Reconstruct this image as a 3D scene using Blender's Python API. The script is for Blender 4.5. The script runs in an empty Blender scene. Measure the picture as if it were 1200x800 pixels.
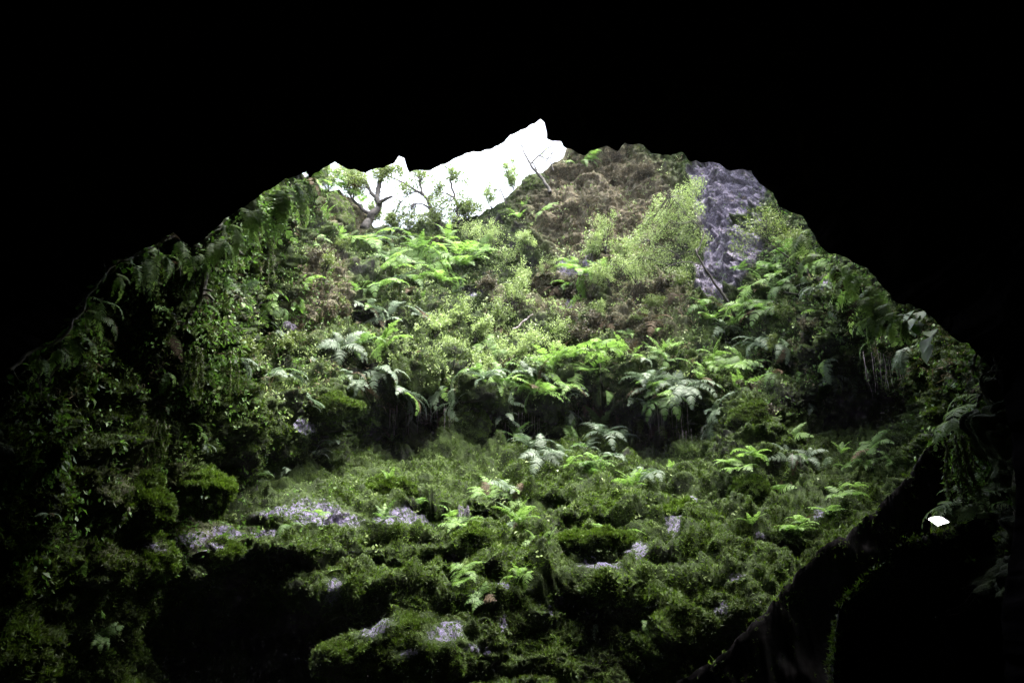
import bpy, math, random
import numpy as np
from mathutils import Vector, Matrix

random.seed(7)
RNG = np.random.default_rng(7)
SC = bpy.context.scene
COL = SC.collection
R = math.radians

# ------------------------------------------------------------------ camera
PITCH = R(20.0)
F = 1000.0
CP, SP = math.cos(PITCH), math.sin(PITCH)

def P(px, py, Y):
    """the point at horizontal distance Y along the view direction of a photo position"""
    px = np.asarray(px, float); py = np.asarray(py, float)
    a = (px - 600.0) / F; b = (400.0 - py) / F
    d = np.stack([a, CP - SP * b, SP + CP * b], -1)
    return d * (np.asarray(Y, float) / d[..., 1])[..., None]

def pix(p):
    p = np.asarray(p, float)
    dep = p[..., 1] * CP + p[..., 2] * SP
    up = p[..., 2] * CP - p[..., 1] * SP
    return 600 + F * p[..., 0] / dep, 400 - F * up / dep, dep

# ------------------------------------------------------------------ noise
_perm = np.random.default_rng(3).permutation(256)
_perm = np.concatenate([_perm, _perm, _perm])
_grad = np.random.default_rng(4).normal(size=(256, 3)); _grad /= np.linalg.norm(_grad, axis=1)[:, None]

def perlin(p):
    p = np.asarray(p, float)
    sh = p.shape[:-1]; p = p.reshape(-1, 3)
    i = np.floor(p).astype(int); f = p - i
    u = f * f * f * (f * (f * 6 - 15) + 10)
    i &= 255
    out = 0
    for dx in (0, 1):
        wx = u[:, 0] if dx else 1 - u[:, 0]
        for dy in (0, 1):
            wy = u[:, 1] if dy else 1 - u[:, 1]
            for dz in (0, 1):
                wz = u[:, 2] if dz else 1 - u[:, 2]
                h = _perm[_perm[_perm[(i[:, 0] + dx) & 255] + ((i[:, 1] + dy) & 255)] + ((i[:, 2] + dz) & 255)]
                g = _grad[h]
                out = out + wx * wy * wz * (g[:, 0] * (f[:, 0] - dx) + g[:, 1] * (f[:, 1] - dy) + g[:, 2] * (f[:, 2] - dz))
    return (out * 1.6).reshape(sh)

def fbm(p, o=4, seed=0.0):
    s = 0; a = 1.0; q = np.asarray(p, float) + seed
    for _ in range(o):
        s = s + a * perlin(q); q = q * 2.03 + 11.7; a *= 0.5
    return s

def unit(v):
    return v / np.maximum(np.linalg.norm(v, axis=-1, keepdims=True), 1e-9)

def sstep(a, b, x):
    t = np.clip((x - a) / (b - a), 0, 1); return t * t * (3 - 2 * t)

def blob(px, py, cx, cy, rx, ry, rot=0.0):
    c, s = math.cos(rot), math.sin(rot)
    dx = (px - cx); dy = (py - cy)
    u = (c * dx + s * dy) / rx; v = (-s * dx + c * dy) / ry
    return np.exp(-(u * u + v * v))

# ------------------------------------------------------------------ meshes
def mesh_np(name, V, faces_quads=None, faces_tris=None, attrs=None, mat=None, smooth=True):
    me = bpy.data.meshes.new(name)
    V = np.asarray(V, np.float32)
    nq = 0 if faces_quads is None else len(faces_quads)
    nt = 0 if faces_tris is None else len(faces_tris)
    loops = []
    if nq: loops.append(np.asarray(faces_quads, np.int32).ravel())
    if nt: loops.append(np.asarray(faces_tris, np.int32).ravel())
    L = np.concatenate(loops)
    starts = np.concatenate([np.arange(nq) * 4, nq * 4 + np.arange(nt) * 3]).astype(np.int32)
    me.vertices.add(len(V)); me.vertices.foreach_set('co', V.ravel())
    me.loops.add(len(L)); me.loops.foreach_set('vertex_index', L)
    me.polygons.add(nq + nt); me.polygons.foreach_set('loop_start', starts)
    if smooth:
        me.polygons.foreach_set('use_smooth', np.ones(nq + nt, bool))
    for k, a in (attrs or {}).items():
        at = me.attributes.new(k, 'FLOAT', 'POINT'); at.data.foreach_set('value', np.asarray(a, np.float32).ravel())
    me.update(calc_edges=True)
    if mat: me.materials.append(mat)
    return me

def link(name, me, parent=None):
    o = bpy.data.objects.new(name, me); COL.objects.link(o)
    if parent is not None: o.parent = parent
    return o

def tag(o, label=None, cat=None, group=None, kind=None):
    if label: o['label'] = label
    if cat: o['category'] = cat
    if group: o['group'] = group
    if kind: o['kind'] = kind
    return o

def empty(name, loc):
    o = bpy.data.objects.new(name, None); COL.objects.link(o); o.location = loc; o.empty_display_size = 0.1
    return o

def grid_faces(nr, nc, wrap=False):
    i = np.arange(nr - 1)[:, None]; j = np.arange(nc if wrap else nc - 1)[None, :]
    j2 = (j + 1) % nc
    a = i * nc + j; b = i * nc + j2; c = (i + 1) * nc + j2; d = (i + 1) * nc + j
    return np.stack([a + 0 * b, b, c, d], -1).reshape(-1, 4)

class MB:
    def __init__(s): s.v = []; s.q = []; s.t = []; s.n = 0; s.tint = []
    def add(s, V, q=None, t=None, tint=0.5):
        V = np.asarray(V, float).reshape(-1, 3)
        if q is not None and len(q): s.q.append(np.asarray(q) + s.n)
        if t is not None and len(t): s.t.append(np.asarray(t) + s.n)
        s.v.append(V); s.tint.append(np.broadcast_to(np.asarray(tint, float), (len(V),))); s.n += len(V)
    def tube(s, pts, rad, sides=7, tint=0.5, rough=0.0):
        pts = np.asarray(pts, float); n = len(pts)
        rad = np.broadcast_to(np.asarray(rad, float), (n,))
        T = unit(np.gradient(pts, axis=0))
        ref = np.array([0.31, 0.2, 0.93]); A = unit(np.cross(T, ref)); B = np.cross(T, A)
        th = np.linspace(0, 2 * np.pi, sides, endpoint=False)
        rr = rad[:, None] * (1 + rough * RNG.normal(size=(n, sides)))
        ring = pts[:, None] + rr[..., None] * (np.cos(th)[None, :, None] * A[:, None] + np.sin(th)[None, :, None] * B[:, None])
        V = np.concatenate([ring.reshape(-1, 3), pts[:1], pts[-1:]])
        q = grid_faces(n, sides, True)
        k = np.arange(sides); e = n * sides
        t = np.concatenate([np.stack([np.full(sides, e), (k + 1) % sides, k], -1),
                            np.stack([np.full(sides, e + 1), (n - 1) * sides + k, (n - 1) * sides + (k + 1) % sides], -1)])
        s.add(V, q, t, tint)
    def mesh(s, name, mat, smooth=True):
        return mesh_np(name, np.concatenate(s.v), np.concatenate(s.q) if s.q else None, np.concatenate(s.t) if s.t else None,
                       {'tint': np.concatenate(s.tint)}, mat, smooth)

def spline(pts, n):
    """Catmull-Rom through pts, n samples"""
    pts = np.asarray(pts, float)
    if len(pts) == 2:
        t = np.linspace(0, 1, n)[:, None]; return pts[0] * (1 - t) + pts[1] * t
    p = np.concatenate([[2 * pts[0] - pts[1]], pts, [2 * pts[-1] - pts[-2]]])
    t = np.linspace(0, len(pts) - 1 - 1e-6, n); i = t.astype(int); f = (t - i)[:, None]
    a, b, c, d = p[i], p[i + 1], p[i + 2], p[i + 3]
    return 0.5 * (2 * b + (c - a) * f + (2 * a - 5 * b + 4 * c - d) * f ** 2 + (3 * b - a - 3 * c + d) * f ** 3)

# ------------------------------------------------------------------ materials
def new_mat(name):
    m = bpy.data.materials.new(name); m.use_nodes = True
    nt = m.node_tree; nt.nodes.clear()
    return m, nt, nt.nodes, nt.links

def nd(nodes, typ, **kw):
    n = nodes.new(typ)
    for k, v in kw.items(): setattr(n, k, v)
    return n

def ramp(nodes, stops):
    r = nodes.new('ShaderNodeValToRGB')
    e = r.color_ramp.elements
    while len(e) < len(stops): e.new(0.5)
    for el, (p, c) in zip(e, stops):
        el.position = p; el.color = (c[0], c[1], c[2], 1)
    return r

def rock_material():
    m, nt, N, L = new_mat('wet_basalt_with_moss')
    out = nd(N, 'ShaderNodeOutputMaterial'); pr = nd(N, 'ShaderNodeBsdfPrincipled')
    L.new(pr.outputs[0], out.inputs[0])
    geo = nd(N, 'ShaderNodeNewGeometry')
    def noise(scale, det=8, rough=0.6):
        n = nd(N, 'ShaderNodeTexNoise'); n.inputs['Scale'].default_value = scale; n.inputs['Detail'].default_value = det
        n.inputs['Roughness'].default_value = rough; L.new(geo.outputs['Position'], n.inputs['Vector']); return n
    def attr(a):
        x = nd(N, 'ShaderNodeAttribute'); x.attribute_name = a; return x
    def math_(op, a, b=None, clamp=False):
        x = nd(N, 'ShaderNodeMath', operation=op, use_clamp=clamp)
        for k, v in enumerate((a, b)):
            if v is None: continue
            if isinstance(v, (int, float)): x.inputs[k].default_value = v
            else: L.new(v, x.inputs[k])
        return x.outputs[0]
    def mix(fac, a, b):
        x = nd(N, 'ShaderNodeMix', data_type='RGBA')
        L.new(fac, x.inputs[0]) if not isinstance(fac, float) else setattr(x.inputs[0], 'default_value', fac)
        for k, v in ((6, a), (7, b)):
            if isinstance(v, tuple): x.inputs[k].default_value = (*v, 1)
            else: L.new(v, x.inputs[k])
        return x.outputs[2]
    n1 = noise(0.9); n2 = noise(4.0, 10, .7); n3 = noise(22.0, 6, .7); n4 = noise(15.0, 7, .75)
    bare, wet, brown = attr('bare'), attr('wet'), attr('brown')
    rock = ramp(N, [(0.3, (0.010, 0.009, 0.010)), (0.55, (0.034, 0.030, 0.036)), (0.75, (0.09, 0.08, 0.10))])
    L.new(n2.outputs[0], rock.inputs[0])
    face = ramp(N, [(0.38, (0.016, 0.013, 0.020)), (0.49, (0.110, 0.098, 0.135)), (0.62, (0.30, 0.27, 0.35))])
    L.new(math_('ADD', math_('ADD', math_('MULTIPLY', n4.outputs[0], 0.35), math_('MULTIPLY', n3.outputs[0], 0.40)), math_('MULTIPLY', n1.outputs[0], .25)), face.inputs[0])
    soil = ramp(N, [(0.3, (0.026, 0.021, 0.014)), (0.5, (0.100, 0.084, 0.058)), (0.7, (0.20, 0.175, 0.125))])
    L.new(n3.outputs[0], soil.inputs[0])
    moss = ramp(N, [(0.3, (0.006, 0.009, 0.003)), (0.5, (0.020, 0.034, 0.007)), (0.7, (0.050, 0.078, 0.015))])
    L.new(n2.outputs[0], moss.inputs[0])
    sx = nd(N, 'ShaderNodeSeparateXYZ'); L.new(geo.outputs['Normal'], sx.inputs[0])
    mo = math_('ADD', math_('MULTIPLY', sx.outputs[2], 0.20), math_('MULTIPLY', n1.outputs[0], 1.3))
    mo = math_('MULTIPLY', math_('SUBTRACT', mo, 0.36), 4.0, True)
    mo = math_('MULTIPLY', mo, math_('SUBTRACT', 1.0, bare.outputs['Fac'], True), True)
    c = mix(mo, rock.outputs[0], moss.outputs[0])
    br = math_('MULTIPLY', brown.outputs['Fac'], math_('MULTIPLY', n2.outputs[0], 1.7, True), True)
    c = mix(br, c, soil.outputs[0])
    c = mix(bare.outputs['Fac'], c, face.outputs[0])
    wn = math_('MULTIPLY', math_('SUBTRACT', math_('ADD', math_('MULTIPLY', wet.outputs['Fac'], .44), n4.outputs[0]), 0.88), 7.0, True)
    wn = math_('MULTIPLY', wn, math_('GREATER_THAN', wet.outputs['Fac'], 0.05))
    c = mix(wn, c, (0.12, 0.095, 0.205))  # lilac glints of sky on the wet rock, painted into the base colour
    L.new(c, pr.inputs['Base Color'])
    ro = math_('SUBTRACT', 0.75, math_('MULTIPLY', wn, 0.60))
    L.new(ro, pr.inputs['Roughness'])
    L.new(math_('ADD', 0.12, math_('MULTIPLY', wn, 0.6)), pr.inputs['Specular IOR Level'])
    bp = nd(N, 'ShaderNodeBump'); bp.inputs['Strength'].default_value = 0.9; bp.inputs['Distance'].default_value = 0.05
    L.new(math_('ADD', n3.outputs[0], math_('MULTIPLY', n2.outputs[0], 2.0)), bp.inputs['Height'])
    L.new(bp.outputs[0], pr.inputs['Normal'])
    return m

def cave_material():
    m, nt, N, L = new_mat('black_lava_rock')
    out = nd(N, 'ShaderNodeOutputMaterial'); pr = nd(N, 'ShaderNodeBsdfPrincipled')
    L.new(pr.outputs[0], out.inputs[0])
    geo = nd(N, 'ShaderNodeNewGeometry')
    n = nd(N, 'ShaderNodeTexNoise'); n.inputs['Scale'].default_value = 2.5; n.inputs['Detail'].default_value = 9
    L.new(geo.outputs['Position'], n.inputs['Vector'])
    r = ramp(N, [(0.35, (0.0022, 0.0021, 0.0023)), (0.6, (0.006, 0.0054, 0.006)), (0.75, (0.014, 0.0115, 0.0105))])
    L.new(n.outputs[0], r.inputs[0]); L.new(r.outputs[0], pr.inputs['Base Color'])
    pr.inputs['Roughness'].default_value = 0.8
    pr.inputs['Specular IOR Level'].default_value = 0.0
    b = nd(N, 'ShaderNodeBump'); b.inputs['Strength'].default_value = 0.8; b.inputs['Distance'].default_value = 0.08
    L.new(n.outputs[0], b.inputs['Height']); L.new(b.outputs[0], pr.inputs['Normal'])
    return m

def leaf_material(name, lo, mid, hi, rough=0.42, trans=0.3, spec=0.5, tcol=None, scale=1.2):
    m, nt, N, L = new_mat(name)
    out = nd(N, 'ShaderNodeOutputMaterial'); pr = nd(N, 'ShaderNodeBsdfPrincipled')
    at = nd(N, 'ShaderNodeAttribute'); at.attribute_name = 'tint'
    geo = nd(N, 'ShaderNodeNewGeometry'); oi = nd(N, 'ShaderNodeObjectInfo')
    nz = nd(N, 'ShaderNodeTexNoise'); nz.inputs['Scale'].default_value = scale; nz.inputs['Detail'].default_value = 5
    L.new(geo.outputs['Position'], nz.inputs['Vector'])
    s = nd(N, 'ShaderNodeMath', operation='MULTIPLY_ADD'); L.new(nz.outputs[0], s.inputs[0]); s.inputs[1].default_value = 0.5
    L.new(at.outputs['Fac'], s.inputs[2])
    s2 = nd(N, 'ShaderNodeMath', operation='MULTIPLY_ADD'); L.new(oi.outputs['Random'], s2.inputs[0]); s2.inputs[1].default_value = 0.3
    L.new(s.outputs[0], s2.inputs[2])
    s3 = nd(N, 'ShaderNodeMath', operation='SUBTRACT'); L.new(s2.outputs[0], s3.inputs[0]); s3.inputs[1].default_value = 0.4
    r = ramp(N, [(0.1, lo), (0.5, mid), (0.95, hi)]); L.new(s3.outputs[0], r.inputs[0])
    L.new(r.outputs[0], pr.inputs['Base Color']); pr.inputs['Roughness'].default_value = rough
    pr.inputs['Specular IOR Level'].default_value = spec
    if trans > 0:
        tr = nd(N, 'ShaderNodeBsdfTranslucent'); mx = nd(N, 'ShaderNodeMixShader'); mx.inputs[0].default_value = trans
        hs = nd(N, 'ShaderNodeHueSaturation'); hs.inputs['Value'].default_value = 1.5; hs.inputs['Saturation'].default_value = 1.1
        L.new(r.outputs[0], hs.inputs['Color']); L.new(hs.outputs[0], tr.inputs[0])
        L.new(pr.outputs[0], mx.inputs[1]); L.new(tr.outputs[0], mx.inputs[2]); L.new(mx.outputs[0], out.inputs[0])
    else:
        L.new(pr.outputs[0], out.inputs[0])
    return m

def plain_mat(name, col, rough=0.7, emit=0.0, ecol=(1, 1, 1), metal=0.0):
    m, nt, N, L = new_mat(name)
    out = nd(N, 'ShaderNodeOutputMaterial'); pr = nd(N, 'ShaderNodeBsdfPrincipled'); L.new(pr.outputs[0], out.inputs[0])
    geo = nd(N, 'ShaderNodeNewGeometry'); nz = nd(N, 'ShaderNodeTexNoise'); nz.inputs['Scale'].default_value = 14; nz.inputs['Detail'].default_value = 6
    L.new(geo.outputs['Position'], nz.inputs['Vector'])
    r = ramp(N, [(0.3, tuple(c * 0.5 for c in col)), (0.7, tuple(min(1, c * 1.4) for c in col))])
    L.new(nz.outputs[0], r.inputs[0]); L.new(r.outputs[0], pr.inputs['Base Color'])
    pr.inputs['Roughness'].default_value = rough; pr.inputs['Metallic'].default_value = metal
    if emit:
        pr.inputs['Emission Color'].default_value = (*ecol, 1); pr.inputs['Emission Strength'].default_value = emit
    return m

M = {}
M['rock'] = rock_material()
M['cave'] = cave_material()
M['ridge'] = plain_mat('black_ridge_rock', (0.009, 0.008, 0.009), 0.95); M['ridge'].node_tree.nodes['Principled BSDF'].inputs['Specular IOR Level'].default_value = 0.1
M['moss'] = leaf_material('moss_tufts', (0.024, 0.034, 0.007), (0.054, 0.094, 0.014), (0.108, 0.180, 0.026), 0.6, 0.3, 0.25)
M['brown'] = leaf_material('dry_litter', (0.050, 0.040, 0.022), (0.130, 0.102, 0.058), (0.22, 0.18, 0.115), 0.7, 0.15, 0.3)
M['under'] = leaf_material('undergrowth_leaves', (0.090, 0.120, 0.042), (0.165, 0.220, 0.085), (0.23, 0.29, 0.13), 0.42, 0.35)  # pale leaves, lightened further in place of stronger light up the slope
M['fern_bright'] = leaf_material('bright_fern', (0.058, 0.108, 0.025), (0.105, 0.185, 0.044), (0.17, 0.27, 0.075), 0.45, 0.45, 0.25)
M['fern_green'] = leaf_material('green_fern', (0.038, 0.075, 0.019), (0.064, 0.122, 0.03), (0.1, 0.17, 0.045), 0.45, 0.42, 0.25)
M['fern_grey'] = leaf_material('grey_green_fern', (0.05, 0.078, 0.044), (0.08, 0.118, 0.068), (0.12, 0.16, 0.1), 0.48, 0.28, 0.3)  # sky gloss on green fronds put partly into this pale grey
M['fern_dead'] = leaf_material('withered_fern', (0.022, 0.015, 0.009), (0.050, 0.036, 0.020), (0.085, 0.064, 0.038), 0.75, 0.15, 0.15)
M['shrub'] = leaf_material('shrub_leaves', (0.100, 0.140, 0.046), (0.180, 0.245, 0.088), (0.26, 0.33, 0.14), 0.38, 0.4)  # leaf colour raised so the upper slope looks more brightly lit
M['tree_leaf'] = leaf_material('tree_leaves', (0.055, 0.085, 0.022), (0.1, 0.14, 0.038), (0.16, 0.2, 0.07), 0.45, 0.35)
M['heath'] = leaf_material('dark_heath_leaves', (0.022, 0.020, 0.012), (0.058, 0.052, 0.030), (0.11, 0.095, 0.055), 0.6, 0.2, 0.3)
M['fern_brightened'] = leaf_material('brightened_pale_fern', (0.085, 0.140, 0.040), (0.150, 0.235, 0.065), (0.22, 0.32, 0.11), 0.45, 0.5, 0.25)  # bright fern paled in colour to make up for weak light at the lips
M['broad'] = leaf_material('broad_leaves', (0.044, 0.085, 0.018), (0.075, 0.15, 0.028), (0.12, 0.21, 0.05), 0.5, 0.38, 0.3)
M['bark'] = plain_mat('bark', (0.024, 0.020, 0.018), 0.8)
M['vine'] = plain_mat('vine_stem', (0.11, 0.105, 0.075), 0.8)
M['root'] = plain_mat('dry_roots', (0.24, 0.20, 0.20), 0.7)

# ------------------------------------------------------------------ cave lip (the edge of the dark roof) as a closed loop
LIP = [(-60, 470, 7.2), (0, 432, 8.0), (40, 408, 8.5), (80, 385, 9.0), (92, 365, 9.2), (105, 345, 9.5), (130, 312, 10.0), (170, 291, 10.3),
       (205, 272, 10.5), (211, 268, 10.5), (216, 284, 10.6), (225, 290, 10.7), (240, 279, 10.8), (262, 257, 11.0), (300, 233, 11.3), (320, 218, 11.4),
       (345, 207, 11.6), (359, 202, 11.8), (361, 208, 11.8), (374, 199, 11.9), (390, 190, 12.0), (403, 197, 12.1), (427, 202, 12.2), (445, 197, 12.3), (463, 191, 12.4), (467, 183, 12.5),
       (475, 187, 12.5), (478, 202, 12.5), (500, 199, 12.6), (527, 190, 12.7), (547, 180, 12.8), (563, 177, 12.8), (583, 172, 12.9), (597, 158, 12.9),
       (617, 150, 13.0), (633, 140, 13.0), (638, 143, 13.0), (642, 163, 13.0), (652, 164, 13.0), (657, 164, 13.0), (661, 174, 13.1), (670, 176, 13.1), (687, 181, 13.1),
       (708, 171, 13.2), (723, 177, 13.2), (733, 168, 13.2), (753, 169, 13.2), (763, 179, 13.2), (780, 183, 13.2), (802, 179, 13.2), (808, 189, 13.2),
       (833, 190, 13.2), (853, 199, 13.1), (880, 198, 13.0), (890, 216, 12.9), (907, 227, 12.8), (913, 243, 12.7), (940, 254, 12.6), (950, 270, 12.5),
       (963, 291, 12.4), (977, 298, 12.3), (1000, 307, 12.1), (1013, 311, 12.0), (1033, 333, 11.8), (1047, 353, 11.6), (1067, 357, 11.3), (1090, 368, 11.0),
       (1107, 388, 10.6), (1133, 404, 10.0), (1158, 425, 9.3), (1176, 462, 8.7), (1186, 520, 8.3), (1191, 590, 8.0), (1184, 650, 7.8), (1173, 720, 7.6), (1178, 800, 7.4), (1200, 900, 7.0)]
LOW = [(1100, 1010, 6.5), (800, 1080, 6.2), (500, 1100, 6.2), (100, 1080, 6.0), (-200, 950, 5.6), (-260, 750, 5.6), (-160, 570, 6.3)]
NUP = len(LIP)
def build_loop():
    lp = np.array(LIP + LOW, float)
    k = np.arange(len(lp)) < NUP
    lp[:, 2] = np.where(k, lp[:, 2] - 2.3 * np.exp(-((lp[:, 0] - 640) / np.where(lp[:, 0] > 640, 540, 420)) ** 4) * (lp[:, 1] < 420), lp[:, 2])
    lp = np.concatenate([lp, lp[:1]])
    seg = np.linalg.norm(np.diff(lp[:, :2], axis=0), axis=1); s = np.concatenate([[0], np.cumsum(seg)])
    n = 900
    # dense on the visible arch
    s_up = s[NUP - 1]
    ss = np.concatenate([np.linspace(0, s_up, 760, endpoint=False), np.linspace(s_up, s[-1], 140, endpoint=False)])
    out = np.stack([np.interp(ss, s, lp[:, k]) for k in range(3)], -1)
    q = np.stack([ss * 0.06, ss * 0 + 2.2, ss * 0], -1)
    jit = fbm(q, 4); jit2 = fbm(q * 1.0 + 55.0, 4)
    w = (ss < s_up)
    out[:, 1] += jit * 3.2 * w; out[:, 0] += jit2 * 2.2 * w
    out[:, 2] += fbm(q * 0.35 + 9, 3) * 0.25
    return out, ss < s_up, ss / s_up
loop, loop_up, loop_s = build_loop()
loopP = P(loop[:, 0], loop[:, 1], loop[:, 2])

def build_cave():
    c0 = np.array([0.6, 0, 2.2])
    K = 150
    v = np.linspace(0, 1, K) ** 1.3
    y0 = loopP[:, 1]
    V = np.zeros((K, len(loopP), 3))
    for k in range(K):
        t = v[k]
        g = 1 + 0.10 * min(1, t * 4)
        yy = y0 * (1 - t) + (-12.0) * t
        V[k, :, 0] = c0[0] + (loopP[:, 0] - c0[0]) * g
        V[k, :, 2] = c0[2] + (loopP[:, 2] - c0[2]) * g
        V[k, :, 1] = yy
    rad = unit(np.stack([V[..., 0] - c0[0], 0 * V[..., 0], V[..., 2] - c0[2]], -1))
    w = np.clip(v * 10, 0, 1)[:, None]
    d = np.abs(fbm(V * 0.7, 4)) * 0.75 + np.abs(fbm(V * 2.3, 3, 7.)) * 0.22
    V = V + rad * (d * w)[..., None]
    # front collar beyond the lip
    ring_near = spline(RING_NEAR, 300)
    sl = np.concatenate([[0], np.cumsum(np.linalg.norm(np.diff(ring_near, axis=0), axis=1))]); sl /= sl[-1]
    tgt = np.zeros_like(loopP)
    out = unit(np.stack([loopP[:, 0] - c0[0], 0 * loopP[:, 0], loopP[:, 2] - c0[2]], -1))
    side = loopP + out * 5.0
    up = np.stack([np.interp(np.clip((loop_s - 0.08) / 0.72, 0, 1), sl, ring_near[:, k]) for k in range(3)], -1)
    w_up = sstep(0.0, 0.10, loop_s) * (1 - sstep(0.74, 0.86, loop_s)); w_up = np.where(loop_up, w_up, 0)
    tgt = side * (1 - w_up[:, None]) + up * w_up[:, None]
    KC = 26; u = np.linspace(0, 1, KC + 1)[1:] ** 1.4
    C = loopP[None] * (1 - u[:, None, None]) + tgt[None] * u[:, None, None]
    # leave the lip going up and outwards, with a rough face
    C = C + out[None] * (0.5 * np.sin(np.pi * u) * (1))[:, None, None]
    nz = fbm(C * 0.9, 4) * 0.5
    C[..., 1] += nz * np.sin(np.pi * np.clip(u * 1.1, 0, 1))[:, None]
    A = np.concatenate([C[::-1], V], 0)
    nr, nc = A.shape[:2]
    q = grid_faces(nr, nc, True)
    verts = A.reshape(-1, 3)
    # back cap
    cc = verts[-nc:].mean(0); verts = np.concatenate([verts, cc[None]])
    k = np.arange(nc); t = np.stack([(nr - 1) * nc + k, (nr - 1) * nc + (k + 1) % nc, np.full(nc, nr * nc)], -1)
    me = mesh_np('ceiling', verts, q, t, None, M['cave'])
    return tag(link('ceiling', me), kind='structure')

RIM = [(-500, 220), (0, 160), (200, 130), (320, 150), (352, 200), (372, 222), (400, 226), (425, 240), (437, 266), (470, 270), (500, 265), (530, 262), (548, 250), (565, 250), (590, 236), (612, 214),
       (640, 197), (660, 182), (675, 150), (760, 110), (900, 80), (1100, 100), (1500, 220)]
# hole in the land above: unseen near edge, left to right, shaped for the light let in
RING_NEAR = [(-7.2, 20.5, 14.6), (-6.2, 16.0, 14.4), (-5.4, 11.8, 14.4), (-3.6, 10.6, 14.6), (0.6, 11.0, 15.0), (5.2, 9.8, 15.8), (9.4, 9.2, 16.6), (9.4, 16.0, 17.6), (10.2, 21.0, 18.6)]
build_cave()

# ------------------------------------------------------------------ terrain of the pit
CTRL = [
 (435,268,30),(500,265,30.5),(560,248,30),(610,215,29),(650,185,28.4),(400,230,27),(360,215,25.2),
 (280,230,13.5),(240,300,13),(200,330,12.5),(250,400,13.5),(220,480,14),(260,560,15),(330,600,15.8),
 (302,330,18.5),(300,400,18),(328,270,20),(340,350,21),(370,420,20.5),(360,280,23),(400,330,23.5),
 (420,300,26),(480,330,26.5),(450,390,23.5),(430,440,21),(480,440,21.5),(550,330,27),(560,400,24.5),(560,450,22.5),(640,300,27.5),(640,380,25),(640,450,22.5),
 (720,250,27.8),(720,340,26),(720,400,24),(760,460,22),(840,250,26.8),(850,350,25),(850,430,22.5),(760,170,28.5),(850,180,27.5),(700,120,29),
 (930,300,22.5),(930,380,21.5),(920,460,20.5),(1000,380,19.5),(1000,460,20),(1060,420,17),(1060,490,18),(1110,420,14.5),(1140,480,12),(1150,560,11),(1150,650,10.2),(1160,760,9.6),
 (450,505,23.2),(530,505,22.8),(600,512,23.7),(720,500,23.7),(780,510,23.2),(870,490,20.5),(330,500,17.5),(340,560,18.5),
 (430,560,19.5),(520,550,20.5),(600,552,20.8),(700,562,20),(800,562,19.5),(900,560,19),(1000,550,18.5),(1050,570,18),
 (300,612,16.3),(400,620,17),(500,620,18),(600,620,18.2),(700,630,17.5),(800,640,17),(900,620,17),(980,620,16.8),
 (200,620,14),(150,560,12.5),(100,480,11),(100,600,11.5),(130,690,12.3),(60,560,10),(0,480,9),(0,640,9.5),(0,760,10),(60,430,10),(150,350,11.5),(150,420,12.3),
 (230,670,14),(350,680,15.4),(450,690,15.8),(600,690,15.6),(700,690,15.5),(800,700,15.3),(880,690,15.3),
 (250,730,17.5),(350,735,17.8),(450,735,16.4),(600,745,15.4),(700,745,15.8),(800,760,15.6),(250,800,17.5),(500,800,15),(700,800,15.4),(900,800,15),
 (600,950,14),(200,950,14),(1000,950,13),(600,1200,12),(100,1200,10),(1100,1200,9),
 (-300,500,5),(-300,700,5.5),(-300,1000,6),(-100,300,9),(100,200,14),(200,150,17),(300,130,20),(1300,500,8.6),(1300,800,7.6),(1200,350,12),(1100,250,17),(1000,200,21),(900,120,25),(1300,1100,7),(-500,600,4),(1500,600,7)]

def tps(ctrl):
    c = np.array(ctrl, float); x = c[:, :2] / 100.0; z = c[:, 2]
    n = len(x)
    def U(r2): return np.where(r2 > 0, r2 * np.log(np.maximum(r2, 1e-12)), 0)
    r2 = ((x[:, None] - x[None]) ** 2).sum(-1)
    A = np.zeros((n + 3, n + 3)); A[:n, :n] = U(r2) + 0.02 * np.eye(n)
    A[:n, n] = 1; A[:n, n + 1:] = x; A[n, :n] = 1; A[n + 1:, :n] = x.T
    w = np.linalg.solve(A, np.concatenate([z, np.zeros(3)]))
    def ev(px, py):
        sh = px.shape; q = np.stack([px.ravel(), py.ravel()], -1) / 100.0
        o = w[n] + q @ w[n + 1:]
        for k in range(n):
            o += w[k] * U((q[:, 0] - x[k, 0]) ** 2 + (q[:, 1] - x[k, 1]) ** 2)
        return o.reshape(sh)
    return ev
TPS = tps(CTRL)
GX = np.concatenate([np.linspace(-500, -60, 40, endpoint=False), np.linspace(-60, 1260, 1150, endpoint=False), np.linspace(1260, 1500, 26)])
NV1, NV2 = 860, 36
rim_y = np.interp(GX, [a for a, _ in RIM], [b for _, b in RIM])
rim_y = rim_y + 5 * fbm(np.stack([GX * 0.05, GX * 0, GX * 0 + 3], -1), 4)
tv = np.linspace(0, 1, NV1)
GPY = np.concatenate([rim_y[None] + (880 - rim_y[None]) * tv[:, None], 880 + (np.linspace(0, 1, NV2 + 1)[1:, None] ** 1.2) * 380 + 0 * rim_y[None]], 0)
GPX = np.broadcast_to(GX[None], GPY.shape)

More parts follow.
